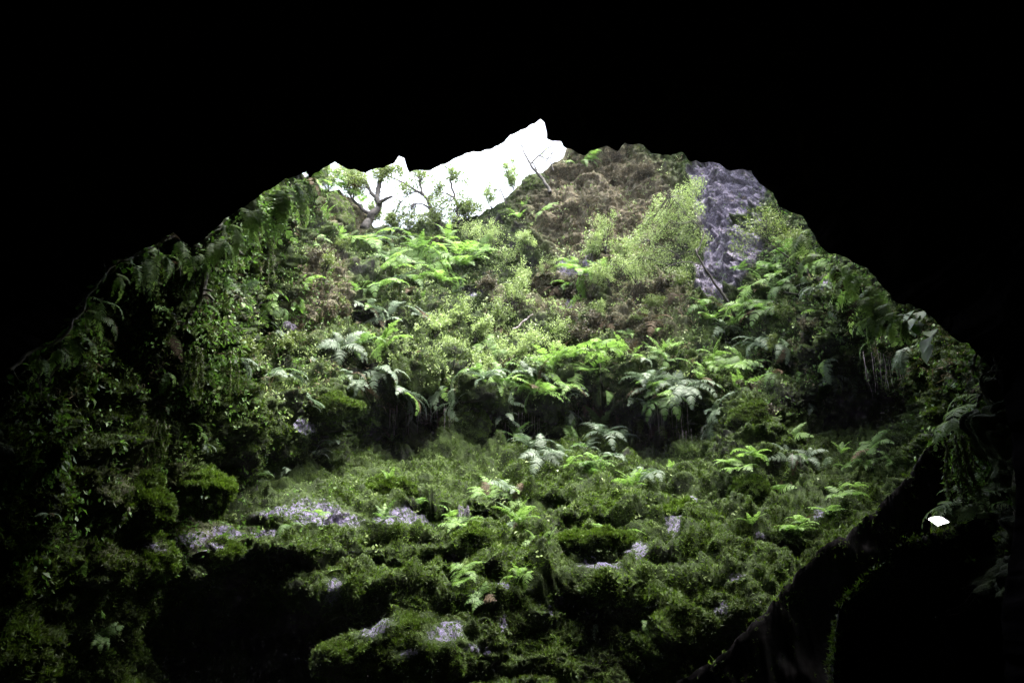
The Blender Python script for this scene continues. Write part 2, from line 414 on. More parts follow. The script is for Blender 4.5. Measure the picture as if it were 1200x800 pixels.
# hollows (+) and swells (-) of the wall: px, py, rx, ry, metres
HOLL = [(298,300,16,60,1.5),(300,390,18,40,1.5),(345,555,55,26,1.6),(290,575,40,18,.8),(480,505,50,30,1.0),(560,520,40,14,1.0),(690,488,60,20,1.4),(770,505,40,25,1.4),(640,520,40,12,.8),
        (1000,500,60,40,1.2),(1040,470,60,40,1.0),(890,590,40,14,.8),(590,395,16,10,1.8),(665,355,28,13,1.4),(640,345,30,12,1.2),(420,388,26,15,1.8),(560,345,26,9,1.0),(720,395,22,12,1.3),(480,300,22,9,.9),(700,385,16,20,.9),(530,372,18,8,.9),(375,385,22,12,1.0),(905,440,30,16,1.0),(610,350,20,8,.9),(560,655,45,6,1.28),(640,642,30,5,1.12),(385,664,55,6,1.12),(465,637,30,5,0.96),(700,617,34,5,1.12),(540,603,44,5,1.12),(625,590,34,5,0.96),(820,642,44,6,1.28),(760,666,44,6,1.28),(905,642,34,6,1.12),(690,575,40,5,0.96),(460,580,30,5,0.96),(850,605,24,6,1.12),(950,585,30,6,0.96),(300,760,110,38,1.6),(440,660,40,10,0.64),
        (800,690,40,7,0.80),(700,720,60,20,0.80),(520,680,60,9,0.80),(855,385,14,20,1.28),(150,480,40,60,0.80),(760,320,18,12,0.48),
        (240,290,8,40,-.3),(270,380,15,60,-.4),(555,480,26,40,-.8),(880,485,26,20,-.7),(400,470,45,22,-.9),(235,570,28,22,-.8),(600,470,40,16,-.5),(500,430,60,18,-.4),(780,470,34,14,-.7),(880,570,22,16,-.6),
        (700,600,60,18,-.4),(540,590,60,18,-.3),(430,600,70,14,-.3),(470,760,80,26,-1.2),(330,640,90,12,-.5),(350,690,80,8,-.5)]
def ydepth(px, py):
    y = TPS(px, py)
    for cx, cy, rx, ry, a in HOLL: y = y + a * blob(px, py, cx, cy, rx, ry)
    return y
GY = ydepth(GPX, GPY)
GB = P(GPX, GPY, GY)

def grid_normals(G):
    du = np.gradient(G, axis=1); dv = np.gradient(G, axis=0)
    n = unit(np.cross(dv, du))
    # towards the camera
    s = np.sign((n * -G).sum(-1, keepdims=True)); s[s == 0] = 1
    return n * s
GN0 = grid_normals(GB)
# masks painted where the photo shows bare rock, wet rock with painted lilac sheen, brown litter
def masks(px, py):
    bare = np.maximum.reduce([blob(px, py, 848, 222, 48, 52, 0), blob(px, py, 848, 300, 34, 50, .15), .75 * blob(px, py, 840, 345, 22, 30, 0)])
    nzm = fbm(np.stack([px * .022, py * .022, 0 * px], -1), 5); bare = sstep(.36, .56, bare + nzm * .42)
    wet = 0 * px
    for cx, cy, rx, ry, rot in [(360,500,22,16,0),(270,620,30,12,0),(380,612,70,16,.1),(250,640,20,8,0),(310,625,30,10,0),(470,612,60,14,0),(230,625,40,12,-.1),(330,600,50,10,0),(420,650,30,8,0),(180,640,24,9,.3),(540,655,30,6,0),(590,690,16,6,.2),(640,715,10,14,0),(560,760,30,8,.2),(440,735,34,14,-.4),(520,742,36,16,0),(480,765,20,10,0),(590,728,9,16,0),(655,705,12,10,-.5),
                                (865,590,6,22,0),(790,620,16,20,.4),(890,632,14,6,0),(745,650,22,16,0),(960,605,12,9,-.6),(700,670,40,12,.2),(860,685,26,8,-.3),(390,690,16,12,0),(845,715,14,14,0),(668,360,10,14,0),(690,310,12,24,0),(560,345,22,12,0),(665,310,24,16,0),
                                (1140,770,26,26,0),(1040,670,26,10,-.6),(813,585,8,8,0)]:
        wet = np.maximum(wet, sstep(.12, .9, blob(px, py, cx, cy, rx, ry, rot)))
    brown = np.maximum.reduce([sstep(.2, .7, blob(px, py, 705, 240, 100, 80, .2)), .8 * sstep(.3, .7, blob(px, py, 370, 340, 45, 60, 0)), .7 * sstep(.3, .7, blob(px, py, 660, 340, 50, 40, 0)), .6 * sstep(.3, .7, blob(px, py, 760, 360, 60, 50, 0)),
                               .5 * sstep(.3, .7, blob(px, py, 620, 360, 60, 20, 0)), .35 * sstep(.3, .7, blob(px, py, 170, 600, 120, 90, 0)), .8 * sstep(.3, .7, blob(px, py, 400, 250, 45, 25, 0.3))])
    return bare, wet, brown
g_bare, g_wet, g_brown = masks(GPX, GPY)

def blocks(p, s, seed):
    q = p * s + seed; i0 = np.floor(q).astype(int); best = np.full(q.shape[:-1], 9e9); val = np.zeros(q.shape[:-1])
    for dx in (-1, 0, 1):
        for dy in (-1, 0, 1):
            for dz in (-1, 0, 1):
                c = i0 + [dx, dy, dz]; k = c & 255
                h = _perm[_perm[_perm[k[..., 0]] + k[..., 1]] + k[..., 2]]
                cen = c + .5 + _grad[h] * .5
                dv = q - cen; d2 = (dv ** 2).sum(-1)
                hv = _grad[_perm[h + 7]]
                w = d2 < best; best = np.where(w, d2, best); val = np.where(w, hv[..., 0] * .6 + (dv * hv).sum(-1) * .9, val)
    return val

def displace(B, N, bare, wet):
    far = 1.0
    d = 0.55 * fbm(B * 0.45, 3, 1.0)
    d = d + 0.42 * (np.abs(fbm(B * np.array([1.0, 1.0, 1.35]) * 0.95, 3, 5.0)) - 0.25)
    calm = 1 - .35 * sstep(525, 560, GPY)
    d = d * (1 - .15 * sstep(525, 560, GPY)) + calm * 0.34 * (np.abs(perlin(B * 2.4 + 3)) - 0.2) + calm * 0.20 * (np.abs(perlin(B * 5.0 + 8)) - 0.2) + calm * 0.09 * (np.abs(perlin(B * 9.5 + 1)) - 0.2)
    d = d + 0.04 * perlin(B * 9.0)
    # ledges: stepped strata
    z = B[..., 2] * 1.05 + 0.9 * fbm(B * 0.35, 2, 20.0)
    saw = z - np.floor(z)
    steep = sstep(.25, .75, N[..., 2])
    d = d + (0.10 + 0.30 * steep) * (sstep(0, .25, saw) - saw) * (0.5 + fbm(B * 0.3, 2, 33.))
    dr = 0 * d; m = bare > .01; Q = B[m]
    Q = Q + .06 * np.stack([perlin(Q * 4 + 1), perlin(Q * 4 + 31), perlin(Q * 4 + 61)], -1)
    dr[m] = .55 * fbm(Q * .7, 3, 2.0) + .30 * blocks(Q, 1.1, 3.) + .17 * blocks(Q, 2.6, 9.) + .09 * blocks(Q, 6.0, 17.) + .06 * perlin(Q * 12) 
    return d * (1 - bare) * (1 - .55 * wet) + dr * bare
GD = displace(GB, GN0, g_bare, g_wet)
taper = np.clip(tv / 0.02, 0.25, 1); taper = np.concatenate([taper, np.ones(NV2)])
# keep the near side walls from coming through the lip
GV = GB + GN0 * (GD * taper[:, None])[..., None]
GN = grid_normals(GV)
nr, nc = GV.shape[:2]

# skirt: the land behind the rim
def build_terrain():
    A = GV; at = [g_bare, g_wet, g_brown]
    c = np.array([1.0, 20.0])
    sk = []
    top = GV[0].copy()
    o = unit(top[:, :2] - c)
    for k, dd in enumerate((0.35, 0.9, 1.8, 3.2)):
        t = top.copy(); t[:, :2] += o * dd
        t[:, 2] += 0.12 * dd + 0.25 * fbm(t * 0.8, 3)
        sk.append(t)
    S = np.stack(sk[::-1])
    A = np.concatenate([S, A], 0)
    pad = lambda a: np.concatenate([np.repeat(a[:1], len(sk), 0), a], 0)
    me = mesh_np('terrain', A.reshape(-1, 3), grid_faces(A.shape[0], nc), None, {'bare': pad(g_bare), 'wet': pad(g_wet), 'brown': pad(g_brown)}, M['rock'])
    return tag(link('terrain', me), kind='structure'), sk[-1]
terrain, skirt_end = build_terrain()

def build_ground():
    idx = [int(np.argmin(abs(GX - x))) for x in np.linspace(352, 930, 90)]
    back = skirt_end[idx]
    near = spline(RING_NEAR, 120)[::-1]
    ring = np.concatenate([back, near])      # closed
    c = np.array([1.0, 20.0, 0])
    rows = [ring]
    for s, zf in ((1.12, .05), (1.4, .2), (2.2, .5), (5, .8), (15, 1)):
        r = ring.copy(); r[:, :2] = c[:2] + (ring[:, :2] - c[:2]) * s
        r[:, 2] = ring[:, 2] * (1 - zf) + 16.5 * zf + (fbm(r * 0.15, 3) * 0.8 if s < 20 else 0)
        rows.append(r)
    A = np.stack(rows)
    me = mesh_np('ground', A.reshape(-1, 3), grid_faces(len(rows), len(ring), True), None, None, M['rock'])
    tag(link('ground', me), kind='structure')
build_ground()

# surface look-up
def gidx(px, py):
    px = np.asarray(px, float); py = np.asarray(py, float)
    u = np.interp(px, GX, np.arange(nc)); ru = np.interp(px, GX, rim_y)
    v = np.clip((py - ru) / (880 - ru), 0, 1) * (NV1 - 1)
    return np.clip(v, 0, nr - 2), np.clip(u, 0, nc - 2)
def surf(px, py):
    v, u = gidx(px, py)
    i = v.astype(int); j = u.astype(int); fv = (v - i)[..., None]; fu = (u - j)[..., None]
    def lerp(G): return (G[i, j] * (1 - fu) + G[i, j + 1] * fu) * (1 - fv) + (G[i + 1, j] * (1 - fu) + G[i + 1, j + 1] * fu) * fv
    return lerp(GV), unit(lerp(GN))
def surf1(px, py):
    p, n = surf(np.array([px]), np.array([py])); return p[0], n[0]
LX = loop[loop_up, 0]; LYY = loop[loop_up, 1]
def lip_y(px):
    o = np.argsort(LX); return np.interp(px, LX[o], LYY[o])

# ------------------------------------------------------------------ stuff: moss, litter and undergrowth too fine to count
_in = (GPX > -50) & (GPX < 1250) & (GPY < 870) & (GPY > np.interp(GPX, LX[np.argsort(LX)], LYY[np.argsort(LX)]) - 16)
_ci, _cj = np.nonzero(_in[:-1, :-1] & _in[1:, 1:])
_e1 = GV[_ci + 1, _cj] - GV[_ci, _cj]; _e2 = GV[_ci, _cj + 1] - GV[_ci, _cj]
_cr = np.cross(_e2, _e1); _ar = np.linalg.norm(_cr, axis=1)
_cp = GV[_ci, _cj]; _cn = GN[_ci, _cj]; _dep = pix(_cp)[2]
_fac = np.clip((_cn * unit(-_cp)).sum(1), 0, 1)
_wt = _ar / _dep ** 2 * (.25 + .75 * _fac); _wt /= _wt.sum()
_cpx = GPX[_ci, _cj]; _cpy = GPY[_ci, _cj]
def scatter(n, dens):
    """random points on the terrain, weighted by area and by dens(px, py, point, normal)"""
    k = RNG.choice(len(_wt), n, p=_wt)
    kk = RNG.uniform(size=n) < dens(_cpx[k], _cpy[k], _cp[k], _cn[k])
    k = k[kk]; u = RNG.uniform(size=(len(k), 1)); w = RNG.uniform(size=(len(k), 1))
    return _cpx[k], _cpy[k], _cp[k] + _e1[k] * u + _e2[k] * w, _cn[k]

def hollow(px, py):
    h = 0 * px
    for cx, cy, rx, ry, am in HOLL:
        if am > .55: h = np.maximum(h, min(1, am) * blob(px, py, cx, cy + ry * .2, rx, ry))
    return np.clip(1.15 - 1.25 * h, .05, 1)

def blades(p, n, per, spread, length, width, up=0.3, jitter=0.9, quad=False):
    """small blades (triangles) or leaves (diamonds) growing from points p"""
    m = len(p)
    P0 = np.repeat(p, per, 0); N0 = np.repeat(n, per, 0); K = len(P0)
    tang = RNG.normal(size=(K, 3)); tang -= (tang * N0).sum(-1, keepdims=True) * N0
    sc = np.repeat(RNG.uniform(.6, 1.4, m), per)
    base = P0 + unit(tang) * (RNG.uniform(0, 1, K) ** .5 * spread * sc)[:, None] - N0 * 0.012
    dr = unit(N0 + RNG.normal(size=(K, 3)) * jitter * 0.7 + np.array([0, 0, up]))
    Ln = length * sc * RNG.uniform(.5, 1.3, K)
    wv = unit(np.cross(dr, RNG.normal(size=(K, 3)))) * (width * sc * RNG.uniform(.6, 1.3, K))[:, None]
    tint = np.repeat(RNG.normal(.5, .17, m), per) + RNG.normal(0, .08, K)
    if quad:
        nrm = np.cross(dr, unit(wv))
        mid = base + dr * (Ln * .5)[:, None] + nrm * (Ln * .12)[:, None]
        tip = base + dr * Ln[:, None]
        V = np.stack([base, mid - wv, tip, mid + wv], 1).reshape(-1, 3)
        f = np.arange(K * 4).reshape(-1, 4); return V, f, np.repeat(tint, 4)
    tip = base + dr * Ln[:, None]
    V = np.stack([base - wv, base + wv, tip], 1).reshape(-1, 3)
    return V, np.arange(K * 3).reshape(-1, 3), np.repeat(tint, 3)

def d_moss(px, py, p, n):
    b, w, br = masks(px, py)
    d = sstep(-.5, .3, n[:, 2]) * .8 + .22
    d = d * (0.35 + sstep(-.3, .3, fbm(p * .9, 3, 4.)) * .8) * np.where(py > 530, hollow(px, py), 1) * (1 - .95 * b * sstep(-.42, -.05, fbm(p * .8, 3, 91.))) * (1 - .85 * w) * (1 - .3 * br)
    return d
px, py, p, n = scatter(600000, d_moss)
V, f, t = blades(p, n, 4, .055, .056, .012, .2, 1.1)
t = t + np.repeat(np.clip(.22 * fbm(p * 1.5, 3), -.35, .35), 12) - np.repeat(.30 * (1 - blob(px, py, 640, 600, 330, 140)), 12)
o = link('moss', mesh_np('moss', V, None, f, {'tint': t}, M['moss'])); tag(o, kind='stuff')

def d_litter(px, py, p, n):
    q = fbm(p * 1.4, 3, 70.)
    b, w, br = masks(px, py)
    return (.55 * br * (.2 + sstep(-.3, .3, q)) + .14 * sstep(-.1, .4, q)) * (1 - .6 * b) * (1 - .5 * w) * (py < 470)
px, py, p, n = scatter(300000, d_litter)
V, f, t = blades(p, n, 4, .07, .12, .010, -.4, 1.3)
o = link('leaf_litter', mesh_np('leaf_litter', V, None, f, {'tint': t}, M['brown'])); tag(o, kind='stuff')

def d_under(px, py, p, n):
    b, w, br = masks(px, py)
    z = np.maximum.reduce([blob(px, py, 560, 400, 130, 60), .8 * blob(px, py, 700, 350, 90, 90), .8 * blob(px, py, 560, 320, 90, 45), .7 * blob(px, py, 780, 260, 60, 70), .5 * blob(px, py, 640, 440, 140, 28),
                           .30 * blob(px, py, 930, 360, 90, 90), .28 * blob(px, py, 330, 380, 80, 120), .25 * blob(px, py, 240, 420, 70, 160), .03 * blob(px, py, 640, 610, 240, 70), .35 * blob(px, py, 420, 420, 80, 50)])
    return hollow(px, py) * np.clip(z * 1.15, 0, 1) * (0.12 + 1.2 * sstep(-.15, .25, fbm(p * 1.1, 3, 14.))) * (1 - .9 * b) * sstep(-.6, .1, n[:, 2])
px, py, p, n = scatter(110000, d_under)
hgt = RNG.uniform(0, .28, len(p)) * (1 + 0.6 * fbm(p * 1.3, 2))
p2 = p + n * hgt[:, None] * .6 + np.array([0, 0, 1]) * hgt[:, None] * .6
V, f, t = blades(p2, n, 5, .075, .062, .020, .5, 1.1, True)
o = link('undergrowth', mesh_np('undergrowth', V, f, None, {'tint': t}, M['under'])); tag(o, kind='stuff')

def d_hang(px, py, p, n):
    z = .8 * np.maximum.reduce([blob(px, py, 300, 255, 60, 40), blob(px, py, 245, 320, 40, 70), .6 * blob(px, py, 235, 410, 50, 80), .22 * blob(px, py, 170, 360, 60, 60), .22 * blob(px, py, 90, 420, 60, 60), .20 * blob(px, py, 60, 540, 70, 110), .28 * blob(px, py, 170, 480, 50, 50),
                           .6 * blob(px, py, 345, 350, 40, 70), blob(px, py, 1025, 355, 34, 46), .8 * blob(px, py, 940, 310, 70, 50), .5 * blob(px, py, 890, 400, 70, 60), .5 * blob(px, py, 1060, 400, 50, 50), .7 * blob(px, py, 1155, 540, 30, 110), .5 * blob(px, py, 1150, 690, 26, 60), .3 * blob(px, py, 980, 430, 80, 60), .4 * blob(px, py, 250, 600, 80, 60)])
    return hollow(px, py) * np.clip(z * 1.2, 0, 1) * (.12 + 1.2 * sstep(-.2, .25, fbm(p * 1.2, 3, 44.)))
px, py, p, n = scatter(120000, d_hang)
p2 = p + n * (RNG.uniform(0, .22, len(p)) * np.clip(1.0 + fbm(p * 1.3, 2), .2, 2))[:, None]
V, f, t = blades(p2, n, 4, .07, .075, .018, -.9, .9, True)
t = t + np.repeat(np.clip(.3 * fbm(p * .8, 2), -.3, .3), 16)
o = link('foliage', mesh_np('foliage', V, f, None, {'tint': t}, M['broad'])); tag(o, kind='stuff')

# ------------------------------------------------------------------ boulders
def lumpy(center, rad, seed, sub=5, amp=.35, flat=None):
    import bmesh
    bm = bmesh.new(); bmesh.ops.create_icosphere(bm, subdivisions=sub, radius=1)
    v = np.array([q.co[:] for q in bm.verts]); f = np.array([[q.index for q in fc.verts] for fc in bm.faces]); bm.free()
    r = np.asarray(rad, float)
    q = v * r
    d = amp * fbm(q * .9 / max(r.mean(), .2) + seed * 7.3, 3) * r.mean() + .16 * r.mean() * np.abs(perlin(q * 3 / max(r.mean(), .3) + seed)) + .05 * perlin(q * 9 + seed) + .03 * perlin(q * 20)
    q = q + v * d[:, None]
    return q, f, unit(v / r)

def boulder(px, py, sx, sy, label, depth=None, thick=.8, wet=0.0, moss=1.0, seed=1, push=.5, name='boulder', group=None):
    """sx, sy: half sizes in photo pixels"""
    p, n = surf1(px, py)
    if depth: p = P(px, py, depth)
    dep = pix(p)[2]
    r = np.array([sx * dep / F, thick * (sx + sy) * .5 * dep / F, sy * dep / F])
    ctr = p + np.array([0, r[1] * push, 0])
    q, f, vn = lumpy(ctr, r, seed)
    hx, hy, _ = pix(q + ctr)
    b_, w_, br_ = masks(hx, hy)
    me = mesh_np(name, q, None, f, {'bare': 0 * w_, 'wet': np.maximum(w_, wet) if wet >= 0 else 0 * w_, 'brown': br_ * .4}, M['rock'])
    o = link(name, me); o.location = ctr
    tag(o, label, 'rock', group)
    if moss > 0:
        tri = q[f]; fn = np.cross(tri[:, 1] - tri[:, 0], tri[:, 2] - tri[:, 0]); ar = np.linalg.norm(fn, axis=1); fn = unit(fn)
        k = int(moss * 3000 * min(4, ar.sum() / 2 / (dep / 18) ** 2))
        pr_ = ar * (sstep(-.3, .6, fn[:, 2]) + .22); pr_ = pr_ * (1 - .96 * np.clip(np.maximum(w_, wet)[f].mean(1) * 2.2, 0, 1)); i = RNG.choice(len(f), k, p=pr_ / pr_.sum())
        uvw = RNG.dirichlet((1, 1, 1), k); pts = (tri[i] * uvw[..., None]).sum(1)
        V, ff, t = blades(pts, fn[i], 5, .045, .042, .010, .2, .9)
        link('moss', mesh_np('moss', V, None, ff, {'tint': t}, M['moss']), o)
    return o

boulder(232, 572, 26, 24, 'rounded moss cushion boulder on the dim ledge left of the wet lilac rocks', seed=2)
boulder(258, 557, 10, 10, 'small round mossy knob tucked behind the rounded boulder', seed=3)
boulder(550, 490, 26, 34, 'tall mossy stump of rock hanging below the central fern bank', seed=4, thick=.7)
boulder(882, 492, 26, 24, 'olive moss covered boulder bulging from the shaded right wall', seed=5)
boulder(380, 474, 40, 17, 'long mossy boulder under the grey ferns left of the bank', seed=6)
boulder(450, 590, 34, 18, 'low mossy boulder at the mouth of the dark hollow', seed=7)
boulder(470, 770, 92, 38, 'big mossy boulder with wet shining lilac patches at the bottom', seed=8, depth=14.2, thick=.7, moss=.8)
boulder(880, 578, 22, 18, 'mossy block topped by a fern above the narrow trickle', seed=9)
boulder(670, 395, 26, 28, 'dark mossy outcrop in the middle of the sunlit slope', seed=10, moss=.5)
boulder(700, 655, 44, 14, 'mossy shelf stone along the lower edge of the slope', seed=11)
boulder(600, 255, 10, 8, 'dark earth clod with roots at the rim under the bush', seed=12, moss=.2)
boulder(628, 215, 17, 13, 'dark rock lump on the skyline at the foot of the leaning stem', seed=13, moss=.3)
boulder(500, 287, 30, 16, 'dark mossy hummock on the rim under the sky gap', seed=14, moss=1.0, push=.6)
boulder(385, 250, 26, 26, 'dark brown earthy rock on the left rim below the gnarled tree', seed=15, moss=.4)
boulder(150, 585, 34, 34, 'dim olive boulder on the lower left wall', seed=16)
boulder(170, 650, 44, 26, 'dim mossy mound at the foot of the left wall', seed=17)
boulder(260, 650, 26, 12, 'flat wet stone with lilac shine on the left ledge', seed=18, wet=.0)
boulder(560, 640, 30, 12, 'small mossy step in the middle of the slope', seed=19)
boulder(790, 610, 34, 14, 'green moss pillow below the withered grey fern', seed=20)

# ------------------------------------------------------------------ near right: black ridge and the rock that carries the lamp
def ridge(name, crest, label, front, back, amp, seed, cat='rock', mossy=None):
    cr = np.array([P(a, b, c) for a, b, c in crest]); n = 260
    cr = spline(cr, n)
    s = np.linspace(0, 1, n)
    cr = cr + (fbm(np.stack([s * 26, 0 * s + seed, 0 * s], -1), 4) * amp)[:, None] * np.array([0, 0, 1.0]) + (fbm(np.stack([s * 20, 0 * s + seed, 0 * s + 9], -1), 3) * amp)[:, None] * np.array([.6, 1.0, 0])
    prof = []
    for k in np.linspace(0, 1, 46)[::-1]: prof.append((front[0] * k ** 1.25, front[1] * k, front[2] * k ** 1.1))
    for k in np.linspace(0, 1, 24)[1:]: prof.append((back[0] * k, back[1] * k, back[2] * k ** 1.4))
    prof = np.array(prof)
    A = cr[None] + prof[:, None]
    dist = np.abs(np.linalg.norm(prof, axis=1))
    w_ = np.clip(dist / .5, .1, 1)[:, None]
    d = (.35 * fbm(A * .9 + seed, 4) + .18 * np.abs(perlin(A * 3.1)) + .05 * perlin(A * 9))
    A[..., 1] += d * w_; A[..., 0] += .5 * d * w_ * np.sign(front[0] + .01)
    me = mesh_np(name, A.reshape(-1, 3), grid_faces(len(prof), n), None, None, M['ridge'])
    o = link(name, me); tag(o, label, cat)
    if mossy:
        k = mossy; i = np.clip(45 + RNG.normal(0, 5.5, k), 26, 64).astype(int); j = RNG.integers(0, n - 1, k)
        kk = fbm(A[i, j] * 2.2 + 5, 3) > -.05; i, j = i[kk], j[kk]; k = len(i)
        N_ = grid_normals(A); N_[N_[..., 2] < 0] *= -1
        V, ff, t = blades(A[i, j] + RNG.normal(size=(k, 3)) * .02, N_[i, j], 5, .03, .038, .008, .3, 1.0)
        link('moss', mesh_np('moss', V, None, ff, {'tint': t - .1}, M['moss']), o)
    return o, A
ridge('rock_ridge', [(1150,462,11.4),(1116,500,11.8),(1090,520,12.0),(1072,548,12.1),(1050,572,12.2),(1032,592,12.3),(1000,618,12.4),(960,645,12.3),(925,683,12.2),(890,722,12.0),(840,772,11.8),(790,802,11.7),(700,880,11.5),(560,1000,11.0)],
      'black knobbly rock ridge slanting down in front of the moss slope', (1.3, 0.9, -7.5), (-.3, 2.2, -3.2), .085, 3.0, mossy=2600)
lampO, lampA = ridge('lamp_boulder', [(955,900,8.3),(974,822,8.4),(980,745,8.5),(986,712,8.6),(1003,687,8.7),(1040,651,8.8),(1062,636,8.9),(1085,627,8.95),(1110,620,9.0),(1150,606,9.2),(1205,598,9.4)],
      'dark boulder with a thin mossy rim carrying the bright lamp', (.7, .25, -4.5), (.1, 1.4, -2.2), .035, 8.0, mossy=4200)

# lamp
def build_lamp():
    base = P(1101, 618, 9.02)
    root = empty('flood_lamp', base); tag(root, 'small lit white flood lamp on top of the dark mossy boulder', 'lamp')
    fx = unit(np.array([-0.5, -.85, .05])); rt = unit(np.cross(fx, [0, 0, 1])) * -1
    # local axes tilted in the picture plane
    ang = R(-38); up0 = unit(np.cross(rt, fx)); up0 = up0 if up0[2] > 0 else -up0
    X = rt * math.cos(ang) + up0 * math.sin(ang); Z = -rt * math.sin(ang) + up0 * math.cos(ang)
    if X[0] < 0: X = -X
    wd, ht = .235, .115
    fx = unit(np.array([0., 0, .0]) - P(1098, 608, 9.02)); fx = unit(fx + np.array([-.25, 0, 0])); X = unit(np.cross([0, 0, 1.0], fx)); Z = np.cross(fx, X)
    def outline(g):
        pts = [(-12.5, 3.5), (-10.5, 5.0), (-7, 6.0), (-3, 6.3), (1, 6.0), (4.5, 5.0), (6.2, 4.0), (9, .8), (13, -3.8), (12.6, -4.6), (6, -6.0), (-.5, -8.2), (-2, -8.0), (-7, -2.6)]
        return spline(np.array(pts + pts[:1], float), 60)[:-1][::-1] * (9.2 / F) * g * np.array([.80, .68])
    def prism(o, y0, y1, name, mat):
        n = len(o); ctr = np.array([0, 0, .075])
        f = lambda y: ctr + o[:, :1] * X + o[:, 1:] * Z + fx * y
        V = np.concatenate([f(y0), f(y1), [f(y0).mean(0)], [f(y1).mean(0)]])
        k = np.arange(n); k2 = (k + 1) % n
        q = np.stack([k, k2, n + k2, n + k], -1)
        t = np.concatenate([np.stack([k2, k, np.full(n, 2 * n)], -1), np.stack([n + k, n + k2, np.full(n, 2 * n + 1)], -1)])
        return link(name, mesh_np(name, V, q, t, {'tint': np.zeros(len(V))}, mat, False), root)
    prism(outline(1.04), -.14, -.004, 'housing', plain_mat('lamp_housing', (.02, .02, .022), .5))
    prism(outline(1.0), -.003, .012, 'lens', plain_mat('lamp_lens', (.8, .8, .8), .3, 1.6, (1, .97, 1)))
    b = MB()
    b.tube(np.array([[0, 0, .06] - fx * .10, [0, 0, .02] - fx * .11, [0, 0, -.05] - fx * .11]), .012, 6)
    link('bracket', b.mesh('bracket', plain_mat('lamp_bracket', (.03, .03, .03), .5)), root)
build_lamp()

# ------------------------------------------------------------------ ferns
def frond_mesh(kind, seed):
    r = np.random.default_rng(seed); mb = MB()
    #        start elev, end elev, pairs, max pinna, taper exp, stem fraction
    par = {'arch': (58, -38, 19, .25, .9, .12), 'droop': (28, -74, 19, .23, .9, .10), 'up': (76, 18, 17, .22, 1.0, .16), 'wide': (48, -26, 15, .36, 1.25, .22), 'hang': (-30, -86, 18, .22, .9, .08)}[kind]
    a0, a1, npair, wm, tp, st = par
    n = 26; s = np.linspace(0, 1, n)
    el = np.radians(a0 + (a1 - a0) * s ** 1.15) + .05 * r.normal()
    side = np.cumsum(np.full(n, r.normal() * .010))
    pts = np.zeros((n, 3)); ds = 1 / (n - 1)
    for k in range(1, n):
        pts[k] = pts[k - 1] + ds * np.array([math.cos(el[k]) * math.cos(side[k]), math.cos(el[k]) * math.sin(side[k]), math.sin(el[k])])
    T = unit(np.gradient(pts, axis=0)); Yd = unit(np.cross(np.array([0, 0, 1.0]) + 1e-3, T)); 
    Yd = unit(np.stack([-np.sin(side), np.cos(side), 0 * side], -1)); Nn = unit(np.cross(T, Yd))
    mb.tube(pts[::2], np.linspace(.009, .003, len(pts[::2])), 5, .25)
    ms = 6
    for k in range(npair):
        f = st + (1 - st) * ((k + .5) / npair)
        x = (f - st) / (1 - st)
        L_ = wm * (min(1, .45 + x * 3.2) if kind != 'wide' else 1.0) * (1 - x ** 1.5) ** tp + .018
        i = min(n - 1, int(f * (n - 1))); base = pts[i]; t_, y_, n_ = T[i], Yd[i], Nn[i]
        for sg in (-1, 1):
            if r.uniform() < .03: continue
            sw = .38 + .25 * x + .06 * r.normal()
            d = unit(y_ * sg * math.cos(sw) + t_ * math.sin(sw) + n_ * (.05 + .08 * r.normal()))
            acr = unit(np.cross(n_, d)); L2 = L_ * r.uniform(.88, 1.1)
            hw = min(.024, .42 * (1 - st) / npair + .003) * (1.1 if kind == 'wide' else 1)
            u = np.linspace(0, 1, ms + 1)
            mid = base + d * (u * L2)[:, None] - np.array([0, 0, 1.0]) * (u ** 2 * L2 * .22)[:, None]
            ser = np.where(np.arange(ms + 1) % 2 == 0, 1.0, .52)
            wd = hw * (1 - u ** 1.8) * ser + .0015
            lft = mid + acr * wd[:, None] + n_ * (wd * .35)[:, None] + d * .008
            rgt = mid - acr * wd[:, None] + n_ * (wd * .35)[:, None] + d * .008
            V = np.concatenate([mid, lft, rgt]); m_ = ms + 1
            j = np.arange(ms)
            q = np.concatenate([np.stack([j, j + 1, m_ + j + 1, m_ + j], -1), np.stack([j + 1, j, 2 * m_ + j, 2 * m_ + j + 1], -1)])
            mb.add(V, q, None, .5 + .12 * r.normal() + .15 * x)
    return mb
FROND = {}
for ki, kind in enumerate(('arch', 'droop', 'up', 'wide', 'hang')):
    for sd in range(3):
        mb = frond_mesh(kind, 100 + ki * 10 + sd)
        for mk in ('fern_bright', 'fern_green', 'fern_grey', 'fern_dead', 'fern_brightened'):
            FROND[kind, sd, mk] = mb.mesh('frond', M[mk])

